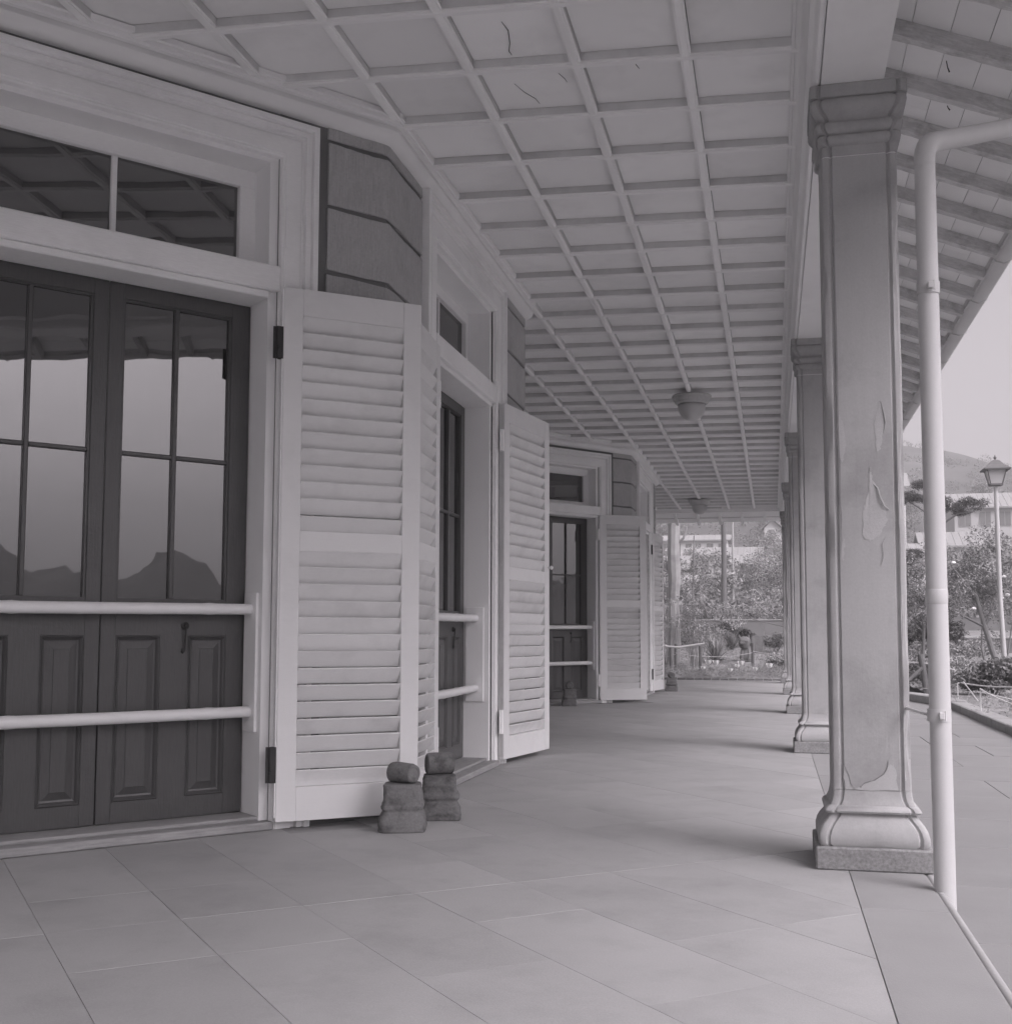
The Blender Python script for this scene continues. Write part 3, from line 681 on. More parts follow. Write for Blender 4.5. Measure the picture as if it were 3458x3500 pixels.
for k in range(-12, 44):     # a board closing the gap over the gutter between two rafters
    y = 5.20 + .45 * k
    if y > 24.2: break
    put('eave_fillet', cached(('ef',), lambda: MB().box(0, .022, .03, .42, 0, .034, .003).mesh('eave_fillet')), M['rafter'], roof, Matrix.Translation((1.366, y, ez(1.385) + .055)))
v = [(1.43, -.4, ez(1.43) + .125), (1.43, 25.4, ez(1.43) + .125), (-1.2, 25.4, 4.55), (-1.2, -.4, 4.55), (-9, -.4, 5.4), (-9, 25.4, 5.4)]  # near roof end cut off out of view so sky light fills the veranda
v2 = [(a, b, c + .09) for a, b, c in v]
put('roof_covering', MB().add(v + v2, [(0, 1, 2, 3), (3, 2, 5, 4), (6, 9, 8, 7), (9, 10, 11, 8), (0, 6, 7, 1), (0, 3, 9, 6), (3, 4, 10, 9), (1, 7, 8, 2), (2, 8, 11, 5), (4, 5, 11, 10)]).mesh('roof_covering'), M['roof_tile'], roof)
for hx_, hy_, hl_ in ((.80, 5.42, .05), (.86, 5.84, .02)):
    put('iron_hook', MB().tube([(hx_, hy_, ez(hx_) + .08), (hx_ + .004, hy_, ez(hx_) + .08 - hl_ * .6), (hx_ + .012, hy_ + .004, ez(hx_) + .078 - hl_)], [.0022, .0022, .0035], 6).mesh('iron_hook'), M['hinge'], roof)
# end beam, end rafters and soffit of the far eave
put('end_beam', MB().box(-5.5, .20, 24.80, 24.93, 3.50, 3.62, .004).box(-5.5, .22, 24.72, 24.80, 3.535, 3.62, .006).mesh('end_beam'), M['frieze'], roof)
for k in range(-4, 7):
    x = -1.93 + .47 * k + .02 if k > -9 else 0
    put('rafter', cached(('er',), lambda: MB().box(-.030, .030, 0, .95, 0, .07, .004).mesh('rafter')), M['eave'], roof, Matrix.Translation((x - .12, 24.93, 3.555)) @ Matrix.Rotation(-.235, 4, 'X'))
put('end_soffit', MB().add([(-5.5, 24.93, 3.63), (1.3, 24.93, 3.63), (1.3, 25.9, 3.40), (-5.5, 25.9, 3.40), (-5.5, 24.93, 3.65), (1.3, 24.93, 3.65), (1.3, 25.9, 3.42), (-5.5, 25.9, 3.42)],
    [(0, 1, 2, 3), (7, 6, 5, 4), (0, 4, 5, 1), (1, 5, 6, 2), (2, 6, 7, 3), (3, 7, 4, 0)]).mesh('end_soffit'), M['frieze'], roof)
put('end_fascia', MB().box(-5.5, 1.3, 25.58, 25.61, 3.455, 3.535).mesh('end_fascia'), M['paint'], roof)

# gutter
gut = thing('rain_gutter', 'grey half round metal rain gutter under the roof edge', 'gutter', (1.425, 10, 3.29))
GX, GZ, GR = 1.425, 3.285, .066
n = 10; prof = [(GX + GR * math.cos(math.pi + math.pi * k / n), GZ + GR * math.sin(math.pi + math.pi * k / n)) for k in range(n + 1)]
prof += [(GX + (GR - .004) * math.cos(2 * math.pi - math.pi * k / n), GZ + (GR - .004) * math.sin(2 * math.pi - math.pi * k / n)) for k in range(n + 1)]
y = -.4
while y < 23.5:
    put('trough', MB().loft([[(a, y, b) for a, b in prof], [(a, y + 3.58, b) for a, b in prof]]).mesh('trough', True), M['gutter'], gut)
    jp = [(GX + (a - GX) * 1.05, GZ + (b - GZ) * 1.05) for a, b in prof[:n + 1]] + [(GX + (a - GX) * 1.01, GZ + (b - GZ) * 1.01) for a, b in prof[:n + 1][::-1]]
    put('joint_collar', MB().loft([[(a, y + 3.555, b) for a, b in jp], [(a, y + 3.62, b) for a, b in jp]]).mesh('joint_collar'), M['gutter'], gut)
    y += 3.6
for k in range(26):
    y = 1.3 + .9 * k
    put('gutter_hook', MB().tube([(GX + .069, y, GZ + .012), (GX + .069, y, GZ - .02), (GX + .05, y, GZ - .055), (GX, y, GZ - .074), (GX - .05, y, GZ - .055), (GX - .070, y, GZ), (GX - .085, y, GZ + .05)], .004, 5).mesh('gutter_hook'), M['gutter'], gut)
# downpipe
dp = thing('downpipe', 'white painted metal downpipe with elbow standing right of the nearest stone column', 'downpipe', (.577, 4.5, -.1))
px, py = .577, 4.50
put('pipe', MB().tube([(px + .006, py, -.12), (px + .003, py, 1.25), (px, py, 2.66)], .0375, 24).mesh('pipe', True), M['pipe'], dp)
for z in (1.02,):
    put('joint_collar', MB().lathe([(.0378, z), (.0392, z + .004), (.0392, z + .05), (.0378, z + .054)], 24, (px + .003, py)).mesh('joint_collar', True), M['pipe'], dp)
pe = Vector((px, py, 2.745)); tgt = Vector((1.42, 5.5, 3.235)); dd = (tgt - pe).normalized()
el = [Vector((px, py, 2.655))]
for s in np.linspace(0, 1, 7):
    a = Vector((px, py, 2.68)); b = pe + dd * .065; el.append(a * (1 - s) ** 2 + pe * 2 * s * (1 - s) + b * s * s)
put('elbow', MB().tube(el, .0385, 24).mesh('elbow', True), M['pipe'], dp)
put('pipe', MB().tube([pe + dd * .062, tgt], .0375, 24).mesh('pipe', True), M['pipe'], dp)
for z in (2.19, .62):
    c = thing_c = put('clamp', MB().lathe([(.0385, z - .022), (.0415, z - .022), (.0415, z + .022), (.0385, z + .022)], 24, (px + .001, py)).mesh('clamp', True), M['pipe'], dp)
    put('clamp_bolt', MB().box(px - .006, px + .012, py - .062, py - .040, z - .012, z + .012, .002).tube([(px + .016, py - .052, z - .016), (px + .016, py - .052, z + .018)], .0035, 6).mesh('clamp_bolt'), M['gutter'], c)
    if z < 1: put('stay_rod', MB().tube([(px - .037, py + .01, z), (.50, 4.88, z + .004)], .006, 8).mesh('stay_rod'), M['gutter'], dp)
tag = put('x', None, None)
bpy.data.objects.remove(tag)

# ------------------------------------------------------------------ ceiling lamps
def lamp(x, y, label):
    t = thing('ceiling_lamp', label, 'ceiling lamp', (x, y, 3.56), 'round ceiling lamps')
    put('rim', MB().lathe([(.170, 3.559), (.210, 3.559), (.218, 3.552), (.218, 3.540), (.210, 3.532), (.203, 3.530), (.202, 3.512), (.194, 3.496), (.186, 3.490), (.184, 3.476), (.172, 3.464), (.162, 3.460), (.1545, 3.459), (.150, 3.47)], 40, (x, y)).mesh('rim', True), M['lamprim'], t)
    pr = [(.140, 3.462), (.146, 3.452)] + [(.149 * math.cos(a) ** .8, 3.440 - .158 * math.sin(a)) for a in np.linspace(0.02, 1.50, 18)] + [(.006, 3.281)]
    put('glass_bowl', MB().lathe(pr, 40, (x, y)).mesh('glass_bowl', True), M['lampglass'], t)
lamp(-.845, 12.92, 'near round ceiling lamp with milky glass bowl hanging above the veranda middle')
lamp(-1.375, 23.0, 'far small round ceiling lamp near the end beam of the veranda')

# ------------------------------------------------------------------ stone shutter weights
def rsec(hx, hy, z, r=.35, n=5, jit=0.0):
    q = []
    for c in range(4):
        for k in range(n):
            a = (c * 90 + 90 * k / (n - 1)) * math.pi / 180
            sx = (1, -1, -1, 1)[c]; sy = (1, 1, -1, -1)[c]; rr = min(hx, hy) * r
            q.append((sx * (hx - rr) + rr * math.cos(a) + random.uniform(-jit, jit), sy * (hy - rr) + rr * math.sin(a) + random.uniform(-jit, jit), z))
    return q
from mathutils import noise as mn
def roughen(me, amp, sc, seed=0):
    for v in me.vertices:
        n = mn.fractal(v.co * sc + Vector((seed * 3.7, 1.3, seed)), 1.0, 2.0, 4)
        n2 = mn.noise(v.co * sc * .35 + Vector((seed, 9, 2)))
        r = Vector((v.co.x, v.co.y, 0)); r = r.normalized() if r.length > 1e-5 else Vector((0, 0, 1))
        v.co += r * (n * amp + n2 * amp * 1.3)
    return me
def rring(hx, hy, z, n=72, e=7.0):
    q = []
    for k in range(n):
        a = 2 * math.pi * k / n; c, s_ = math.cos(a), math.sin(a)
        q.append((hx * math.copysign(abs(c) ** (2 / e), c), hy * math.copysign(abs(s_) ** (2 / e), s_), z))
    return q
def weight(x, y, rz, label, drum_rz, drum_h=.072, w=.078, kind=0):
    t = thing('stone_weight', label, 'stone weight', (x, y, 0), 'stone weights holding the shutters open', rz)
    F = WM[t.name]
    P = [(0.0, w * .95), (.006, w * 1.0), (.03, w * 1.01), (.065, w * .95), (.092, w * .86), (.098, w * .87), (.106, w * .93), (.118, w * .94), (.127, w * .89), (.135, w * .84), (.175, w * .80), (.205, w * .77), (.214, w * .74), (.217, w * .62)]
    seed = x * 7 + y
    zz = np.linspace(0, .217, 60); hh = np.interp(zz, [p[0] for p in P], [p[1] for p in P])
    rings = [rring(h, h * .86, z) for z, h in zip(zz, hh)] + [rring(hh[-1] * f, hh[-1] * .86 * f, .217 + .002 * (1 - f)) for f in (.75, .4, .1)]
    put('block', roughen(roughen(MB().loft(rings).mesh('block', True), .0075, 17, seed), .0028, 34, seed), M['weight'], t, F)
    D = Matrix.Translation((0, 0, .216 + drum_h / 1.75)) @ Matrix.Rotation(drum_rz, 4, 'Z') @ Matrix.Rotation(R_(90), 4, 'X')
    r = drum_h / 1.75; l = w * .64
    m = MB().lathe([(.004, -l * .94), (r * .35, -l * .94), (r * .60, -l * .94), (r * .66, -l), (r * .82, -l), (r * .95, -l * .93), (r * 1.0, -l * .75), (r * 1.03, -l * .3), (r * 1.03, l * .3), (r * 1.0, l * .75), (r * .95, l * .93), (r * .82, l), (r * .66, l), (r * .60, l * .94), (r * .35, l * .94), (.004, l * .94)], 32)
    m.v = [(a, b, c) for a, b, c in m.v]
    put('drum', roughen(m.mesh('drum', True), .003, 28, seed + 5), M['weight'], t, F @ D)
weight(-1.695, 5.29, R_(18), 'stone weight whose drum shows its round end, left one of the near pair', R_(48), .082, .111)
weight(-1.625, 5.66, R_(14), 'stone weight with drum seen side on, right one of the near pair by the shutter', R_(-75), .092, .106)
weight(-2.60, 15.14, R_(10), 'stone weight with round knob head before the second dark door', R_(5), .088, .098)
weight(-1.66, 19.62, R_(0), 'farthest stone weight standing against the last shutter', R_(20), .085, .10)

# ================================================================== OUTSIDE
def smooth(a, b, x): t = np.clip((x - a) / (b - a), 0, 1); return t * t * (3 - 2 * t)
def terr(X, Y):
    X = np.asarray(X, float); Y = np.asarray(Y, float)
    r = np.hypot(X, Y); ph = np.degrees(np.arctan2(X, Y))
    amp = np.interp(ph, [-60, -20, 0, 6.2, 8, 10.1, 14, 22, 40], [1.15, 1.1, 1.06, 1.0, .93, .86, .78, .62, .4])
    fw = np.interp(r, [26.8, 35, 50, 100, 150, 200, 270, 350, 700], [-.1, .5, 1.2, 4.6, 9.0, 21, 43.5, 46, 46])
    fw = np.where(r > 100, 4.6 + (fw - 4.6) * amp, fw)
    b = np.sin(ph * .55) * 1.8 + np.sin(ph * 1.25 + 1) * 2.3 + np.sin(ph * 2.3) * 1.0 + np.sin(ph * 5.1 + 2) * .7 + np.sin(ph * 11.3) * .35 + np.sin(ph * 23.7 + 1) * .15
    sd = np.interp(r, [26, 70, 120, 170, 700], [-.1, .2, 3, 1, 1]) + smooth(110, 170, r) * (8.5 + b)
    a = np.abs(ph - 0)
    k = smooth(18, 40, ph) + smooth(30, 60, -ph)
    h = fw * (1 - k) + sd * k
    # terraces on the hillside
    far = smooth(150, 180, r) * (1 - k)
    h = h + far * (np.sin(h * 1.1 + X * .03) * .5)
    # raised bed beyond the kerb
    bed = smooth(2.42, 2.5, X) * smooth(5, 6, Y) * (1 - smooth(24, 27, Y)) * .09
    near = (r < 26.8)
    h = np.where(r < 26.8, -.13 + bed, h)
    h = np.where((Y < 26.9) & (X < 2.42) & (X > -12), -.13, h)
    return h
def grid(xs, ys, name, m, **tags):
    X, Y = np.meshgrid(xs, ys); Z = terr(X, Y)
    v = np.stack([X, Y, Z], -1).reshape(-1, 3); nx, ny = len(xs), len(ys)
    i = np.arange((ny - 1) * (nx - 1)); a = (i // (nx - 1)) * nx + i % (nx - 1)
    f = np.stack([a, a + 1, a + nx + 1, a + nx], 1)
    me = bpy.data.meshes.new(name); me.from_pydata(v.tolist(), [], f.tolist()); me.polygons.foreach_set('use_smooth', [True] * len(f))
    return put(name, me, m, **tags)
nearx = np.concatenate([np.linspace(-700, -60, 40), np.linspace(-55, -12, 20), np.linspace(-11, 11, 67), np.linspace(13, 60, 40), np.linspace(66, 700, 110)])
neary = np.concatenate([np.linspace(-600, -60, 50), np.linspace(-55, 4, 20), np.linspace(5, 52, 95), np.linspace(54, 150, 80), np.linspace(153, 420, 120), np.linspace(440, 700, 10)])
gnd = grid(nearx, neary, 'hillside', M['hill'], kind='structure')
put('garden_ground', MB().add([(-12, 26.75, -.02)], []).mesh('x') if False else None, None) if False else None
gx = np.linspace(-9, 9, 73); gy = np.linspace(26.82, 48, 85)
X, Y = np.meshgrid(gx, gy); Z = terr(X, Y) + .02 + rng.normal(0, .012, X.shape)
me = bpy.data.meshes.new('garden_bed'); nx, ny = len(gx), len(gy)
i = np.arange((ny - 1) * (nx - 1)); a = (i // (nx - 1)) * nx + i % (nx - 1)
me.from_pydata(np.stack([X, Y, Z], -1).reshape(-1, 3).tolist(), [], np.stack([a, a + 1, a + nx + 1, a + nx], 1).tolist())
put('garden_ground', me, M['ground'], kind='structure')
gx = np.linspace(2.5, 9, 40); gy = np.linspace(5.8, 26.7, 90)
X, Y = np.meshgrid(gx, gy); Z = terr(X, Y) + .02 + rng.normal(0, .01, X.shape)
me = bpy.data.meshes.new('side_bed'); nx, ny = len(gx), len(gy)
i = np.arange((ny - 1) * (nx - 1)); a = (i // (nx - 1)) * nx + i % (nx - 1)
me.from_pydata(np.stack([X, Y, Z], -1).reshape(-1, 3).tolist(), [], np.stack([a, a + 1, a + nx + 1, a + nx], 1).tolist())
put('garden_border', me, M['ground'], kind='structure')
# outdoor paving
path_o = put('path', MB().box(.575, 2.42, -6, 24.9, -.2, -.113).box(-7, 2.42, 24.9, 26.72, -.2, -.113).mesh('path'), M['tile_bed'], kind='structure')
jy = [4.18 - .93 * k for k in range(8, -1, -1)] + [4.18 + .93 * k for k in range(1, 23)]
jy = [y for y in jy if y < 24.6] + [24.64]
for r, (a, b) in enumerate(zip(jy[:-1], jy[1:])):
    xc = [.575, 1.42 + (.38 if r % 2 else 0), 2.418]
    for c0, c1 in zip(xc[:-1], xc[1:]):
        w, l = c1 - c0 - .004, b - a - .004
        put('paving_slab', MB().box(-w / 2, w / 2, -l / 2, l / 2, -.113, -.100, .002).mesh('paving_slab'), M['paving'], path_o, Matrix.Translation(((c0 + c1) / 2, (a + b) / 2, random.uniform(-.002, .002))))
for i in range(10):
    for j in range(2):
        x0 = -7 + .942 * i; y0 = 24.645 if j == 0 and x0 > .5 else (24.87 if j == 0 else 25.76)
        y1 = 25.755 if j == 0 else 26.70
        w, l = .938, y1 - y0
        put('paving_slab', MB().box(-w / 2, w / 2, -l / 2, l / 2, -.113, -.100, .002).mesh('paving_slab'), M['forecourt'], path_o, Matrix.Translation((x0 + .47, (y0 + y1) / 2, random.uniform(-.002, .002))))
# kerb stones along the garden
kerb = thing('kerb', 'row of rough pale kerb stones edging the garden right of the path', 'kerb', (2.45, 12, -.1))
y = 5.8
while y < 17.2:
    L = random.uniform(.7, .95); x = 2.345 + .012 * (y - 13)
    q = [rsec(L / 2 - .006, .11, z, .22, 3, .004) for z in (-.13, -.03, -.012)] + [rsec(L / 2 - .022, .095, -.002, .22, 3, .003)]
    put('kerb_stone', MB().loft(q).mesh('kerb_stone'), M['kerb'], kerb, Matrix.Translation((x + .12, y + L / 2, 0)) @ Matrix.Rotation(R_(90) - .012, 4, 'Z'))
    y += L
far_kerb = thing('kerb', 'low pale kerb curving in front of the dark timber post beyond the path', 'kerb', (1.9, 20, -.1))
pts = [(2.50, 17.6), (2.42, 18.5), (2.2, 19.5), (1.85, 20.5), (1.35, 21.4), (.75, 22.2)]
for (x0, y0), (x1, y1) in zip(pts[:-1], pts[1:]):
    L = math.hypot(x1 - x0, y1 - y0)
    q = [rsec(L / 2 - .006, .13, z, .22, 3, .004) for z in (-.13, -.01, .008)] + [rsec(L / 2 - .022, .115, .02, .22, 3, .003)]
    put('kerb_stone', MB().loft(q).mesh('kerb_stone'), M['kerb'], far_kerb, Matrix.Translation(((x0 + x1) / 2, (y0 + y1) / 2, 0)) @ Matrix.Rotation(math.atan2(y1 - y0, x1 - x0), 4, 'Z'))
edg = thing('flower_bed_edging', 'row of dark half buried bricks edging the flower bed past the veranda', 'edging', (-1, 26.75, -.1))
for i in range(46):
    x = -6.6 + .19 * i
    put('edging_brick', cached(('eb',), lambda: MB().box(-.088, .088, -.035, .035, -.03, .062, .008).mesh('edging_brick')), M['statue'], edg, Matrix.Translation((x, 26.80 - .018 * (x + 2.3), -.085 + random.uniform(-.008, .008))) @ Matrix.Rotation(random.uniform(-.05, .05), 4, 'Z'))

# ------------------------------------------------------------------ vegetation helpers
def leaves(name, m, centers, radii, n, size, parent=None, shape='round', up=.0, hollow=.35, **tags):
    centers = np.array(centers, float); radii = np.array(radii, float)
    if radii.ndim == 1: radii = np.repeat(radii[:, None], 3, 1) if len(radii) == len(centers) else np.repeat(radii[None, :], len(centers), 0)
    vol = radii.prod(1) ** .7; idx = rng.choice(len(centers), n, p=vol / vol.sum())
    d = rng.normal(size=(n, 3)); d /= np.linalg.norm(d, axis=1)[:, None]
    rr = (hollow + (1 - hollow) * rng.random(n)) ** .6
    P = centers[idx] + d * radii[idx] * rr[:, None] * (1 + .22 * np.sin(d[:, :1] * 7 + d[:, 2:] * 9 + idx[:, None]))
    a = rng.normal(size=(n, 3)) + d * .6 + np.array([0, 0, up]); a /= np.linalg.norm(a, axis=1)[:, None]
    t = np.cross(a, rng.normal(size=(n, 3))); t /= np.linalg.norm(t, axis=1)[:, None]; b = np.cross(a, t)
    s = size * (.6 + .8 * rng.random(n))[:, None]; asp = .45 if shape == 'round' else .12
    v = np.empty((n, 4, 3)); v[:, 0] = P - t * s; v[:, 1] = P - b * s * asp + a * s * .12; v[:, 2] = P + t * s; v[:, 3] = P + b * s * asp + a * s * .12
    me = bpy.data.meshes.new(name); me.vertices.add(4 * n); me.vertices.foreach_set('co', v.reshape(-1).astype(np.float32))
    me.loops.add(4 * n); me.loops.foreach_set('vertex_index', np.arange(4 * n, dtype=np.int32)); me.polygons.add(n)
    me.polygons.foreach_set('loop_start', np.arange(0, 4 * n, 4, dtype=np.int32)); me.update(calc_edges=True)
    return put(name, me, m, parent, **tags)
def Z(x, y): return float(terr(x, y))
def rc(n, cx, cy, cz, sx, sy, sz, r0, r1):
    return [(cx + random.gauss(0, sx), cy + random.gauss(0, sy), cz + random.gauss(0, sz)) for _ in range(n)], [random.uniform(r0, r1) for _ in range(n)]
def tree(name, label, cat, base, trunk, limbs, crown, radii, n, size, lm, bm, group=None, tr=.1, shape='round', rads=None):
    t = thing(name, label, cat, base, group)
    tt = MB(); k = len(trunk); tt.tube(trunk, rads or [tr * (1 - .55 * i / (k - 1)) for i in range(k)], 9)
    for l in limbs: kk = len(l); tt.tube(l, [tr * .42 * (1 - .7 * i / (kk - 1)) for i in range(kk)], 6)
    put('trunk', tt.mesh('trunk', True), bm, t)
    if n: leaves('crown', lm, crown, radii, n, size, t, shape)
    return t

# garden at the end of the veranda
tree('pollarded_tree', 'thick pale cut trunk with one stub branch behind the last shutter', 'tree', (-2.45, 30, .1),
     [(-2.50, 30, .0), (-2.46, 30, .9), (-2.48, 30, 1.7), (-2.44, 30.02, 2.4), (-2.45, 30, 2.62), (-2.46, 30, 3.0), (-2.44, 30, 3.9), (-2.44, 30, 4.4)],
     [[(-2.36, 30, 3.28), (-2.20, 29.95, 3.40), (-2.13, 29.95, 3.62), (-2.10, 29.95, 3.70)], [(-2.52, 30, 2.5), (-2.62, 30, 2.62), (-2.66, 30, 2.9)]], None, None, 0, 0, None, M['bark_pale'], rads=[.19, .165, .15, .155, .172, .15, .155, .15])
pole_t = thing('utility_pole', 'slim dark wooden pole rising behind the garden wall', 'utility pole', (-1.83, 45, 1.0))
put('shaft', MB().tube([(-1.83, 45, .6), (-1.80, 45, 3.2), (-1.79, 45, 5.8)], [.115, .10, .09], 12).mesh('shaft', True), M['pole'], pole_t)
put('crossarm', MB().box(-2.35, -1.80, 44.86, 44.94, 5.27, 5.34, .01).mesh('crossarm'), M['pole'], pole_t)
pole2 = put('utility_pole', MB().tube([(-2.35, 72, 3), (-2.32, 72, 9.5)], [.075, .06], 10).mesh('utility_pole', True), M['coping'], label='thin pale pole on the slope just right of the dark wooden pole', category='utility pole')
# concrete garden wall
gw = thing('garden_wall', 'dark concrete garden wall behind the flower bed past the veranda', 'wall', (-1.5, 39, .8))
for i in range(6):
    x0 = -6.0 + 1.9 * i
    put('wall_panel', MB().box(x0, x0 + 1.893, 39, 39.14, .4, 1.43, .006).mesh('wall_panel'), M['concrete'], gw)
    put('coping', MB().box(x0, x0 + 1.893, 38.97, 39.17, 1.431, 1.465, .006).mesh('coping'), M['coping'], gw)
rw = thing('garden_wall', 'low pale topped garden wall behind the shrub and trees at right', 'wall', (6, 34, .5))
for i in range(5):
    x0 = 2.6 + 1.5 * i
    put('wall_panel', MB().box(x0, x0 + 1.493, 34.02, 34.14, .1, .875, .006).mesh('wall_panel'), M['concrete'], rw)
    put('coping', MB().box(x0, x0 + 1.493, 33.98, 34.18, .876, .935, .006).mesh('coping'), M['coping'], rw)
    put('lower_band', MB().box(x0, x0 + 1.493, 33.96, 34.015, .44, .475, .004).mesh('lower_band'), M['coping'], rw)
# lion statue on pedestal and standing slab
st = thing('guardian_statue', 'small dark stone lion statue with open mouth on a plinth in the garden', 'statue', (-.71, 31.5, .1))
put('pedestal', MB().box(-.93, -.49, 31.3, 31.75, Z(-.7, 31.5) - .1, .17, .01).box(-.88, -.54, 31.34, 31.7, .17, .30, .012).mesh('pedestal'), M['statue'], st)
b = MB()
b.loft([[(x - .71, y + 31.5, z) for x, y, z in rsec(hx, hy, zz, .6, 5, .008)] for zz, hx, hy in ((.30, .15, .14), (.36, .17, .15), (.46, .15, .14), (.56, .12, .12), (.66, .11, .11))])
b.loft([[(x - .75, y + 31.44, z) for x, y, z in rsec(hx, hy, zz, .7, 5, .010)] for zz, hx, hy in ((.60, .10, .10), (.66, .13, .12), (.74, .150, .14), (.80, .145, .15), (.87, .12, .11), (.91, .05, .05))])
for s in (-.11, .08): b.tube([(-.71 + s, 31.36, .32), (-.71 + s, 31.37, .45), (-.71 + s * .8, 31.42, .58)], [.045, .04, .045], 8); b.tube([(-.71 + s, 31.38, .315), (-.71 + s, 31.27, .31)], [.045, .035], 8)
for s in (-.12, .10): b.tube([(-.75 + s, 31.44, .88), (-.75 + s * 1.15, 31.44, .96)], [.035, .012], 7)
b.tube([(-.71, 31.62, .34), (-.56, 31.66, .55), (-.58, 31.64, .75)], [.05, .06, .03], 8)
b.loft([[(x - .80, y + 31.30, z) for x, y, z in rsec(hx, hy, zz, .6, 4, .008)] for zz, hx, hy in ((.68, .05, .05), (.71, .075, .08), (.75, .078, .08), (.78, .05, .05))])
put('lion', roughen(b.mesh('lion', True), .02, 9, 3), M['statue'], st)
put('mane_curl', None, None, st) if False else None
put('standing_stone', MB().loft([rsec(.16, .07, 0, .2, 4, .01), rsec(.155, .065, .5, .25, 4, .01), rsec(.12, .05, .535, .3, 4, .008)]).mesh('standing_stone', True), M['statue'], None, Matrix.Translation((-.45, 33.9, .40)), label='upright dark stone slab right behind the lion statue', category='stone slab')
# shrubs in the garden
def shrub(label, cx, cy, w, d, h, n, size, lm, cat='shrub', name='shrub', shape='round', group=None, stems=4):
    z0 = Z(cx, cy); t = thing(name, label, cat, (cx, cy, z0), group)
    m = MB()
    for i in range(stems):
        a = random.uniform(0, 6.28); m.tube([(cx + .03 * math.cos(a), cy + .03 * math.sin(a), z0 - .02), (cx + w * .22 * math.cos(a), cy + d * .22 * math.sin(a), z0 + h * .45), (cx + w * .34 * math.cos(a), cy + d * .34 * math.sin(a), z0 + h * .8)], [.014, .010, .004], 5)
    put('stem', m.mesh('stem'), M['bark'], t)
    c = [(cx + random.uniform(-.36, .36) * w, cy + random.uniform(-.36, .36) * d, z0 + h * random.uniform(.3, .78)) for _ in range(14)]
    r = [(w * random.uniform(.13, .24), d * random.uniform(.13, .24), h * random.uniform(.14, .25)) for _ in range(14)]
    leaves('foliage', lm, c, np.array(r), n, size, t, shape)
    return t
shrub('dark leafy bush left of the far garden wall behind bare stems', -2.75, 33, 1.7, 1.2, 1.15, 2600, .03, M['leaf'])
shrub('leafy bush in front of the left end of the dark garden wall', -1.95, 35.5, 1.5, 1.0, .75, 1800, .03, M['leaf_mid'])
shrub('broad bush with pale leaves just above the garden wall, right of the dark pole', -1.1, 41.5, 1.9, 1.2, 1.35, 3500, .035, M['leaf_mid'])
shrub('dark bush standing behind the right part of the dark garden wall', .55, 42, 1.5, 1.2, 1.35, 2600, .035, M['leaf'])
shrub('bush rising behind the dark garden wall left of the wooden pole', -2.6, 42.5, 1.6, 1.2, 1.3, 2800, .035, M['leaf'])
shrub('low tuft of narrow leaves right of the standing stone', .05, 34.2, 1.0, .8, .65, 1800, .06, M['leaf'], 'plant', 'grass_tuft', 'thin')
shrub('low dark bush at the foot of the garden wall behind the yucca', -1.25, 36.4, 1.3, .9, .8, 2500, .035, M['leaf_dark'])
shrub('pale leafed bush beside the rope fence at the right edge of the flower bed', .1, 29.4, .9, .8, .45, 2200, .03, M['leaf_pale'])
def spiky(label, cx, cy, r, h, n, m):
    z0 = Z(cx, cy) + .02; mb = MB()
    for i in range(n):
        a = random.uniform(0, 6.283); e = random.uniform(.25, 1.3); L = r * random.uniform(.7, 1.1)
        p = []
        for s in (0, .35, .7, 1):
            rr = L * s * math.cos(e) * (1 + .3 * s); zz = z0 + h * s * math.sin(e) * 1.2 - .25 * h * s * s * (1.3 - e); p.append((cx + rr * math.cos(a), cy + rr * math.sin(a), zz))
        w = .016
        v = []
        for q, ww in zip(p, (w, w * 1.2, w * .8, .002)): v += [(q[0] - math.sin(a) * ww, q[1] + math.cos(a) * ww, q[2]), (q[0] + math.sin(a) * ww, q[1] - math.cos(a) * ww, q[2])]
        mb.add(v, [(0, 1, 3, 2), (2, 3, 5, 4), (4, 5, 7, 6)])
    me = mb.mesh('spiky_plant'); put('spiky_plant', me, m, label=label, category='plant')
spiky('large spiky leaved plant in the middle of the flower bed', -1.46, 31, .52, .62, 170, M['leaf_mid'])
spiky('small spiky plant by the wall left of the standing stone', -1.2, 35.0, .4, .5, 90, M['leaf'])
# bare stems (left)
for i, (x, y, h, lab) in enumerate([(-2.95, 28.6, 2.0, 'tangle of bare twiggy stems behind the last shutter, leftmost clump'), (-2.62, 29.2, 1.9, 'thin bare stems in front of the pale cut trunk'), (-2.0, 29.8, 1.75, 'bare upright stems with few leaves right of the pale cut trunk'), (-1.7, 30.6, 1.5, 'slender bare sapling left of the spiky plant')]):
    t = thing('bare_shrub', lab, 'shrub', (x, y, Z(x, y)), 'bare stemmed shrubs by the bamboo fence'); m = MB(); c = []
    for k in range(16 if i < 3 else 6):
        a = random.uniform(0, 6.28); q = [(x + random.uniform(-.16, .16), y + random.uniform(-.16, .16), 0)]
        q[0] = (q[0][0], q[0][1], Z(x, y) - .03)
        for s in (.35, .7, 1): q.append((q[0][0] + .24 * s * math.cos(a) + random.gauss(0, .03), q[0][1] + .24 * s * math.sin(a), q[0][2] + h * s * random.uniform(.8, 1)))
        m.tube(q, [.010, .008, .006, .003], 5)
        for s in range(3):
            b0 = Vector(q[2]); m.tube([b0, b0 + Vector((random.gauss(0, .12), random.gauss(0, .12), random.uniform(.1, .3)))], [.004, .002], 4)
        c.append(q[2]); c.append(q[3])
    put('stem', m.mesh('stem'), M['bark'], t)
    leaves('foliage', M['leaf_mid'], c, np.array([.09] * len(c)), 900, .022, t)
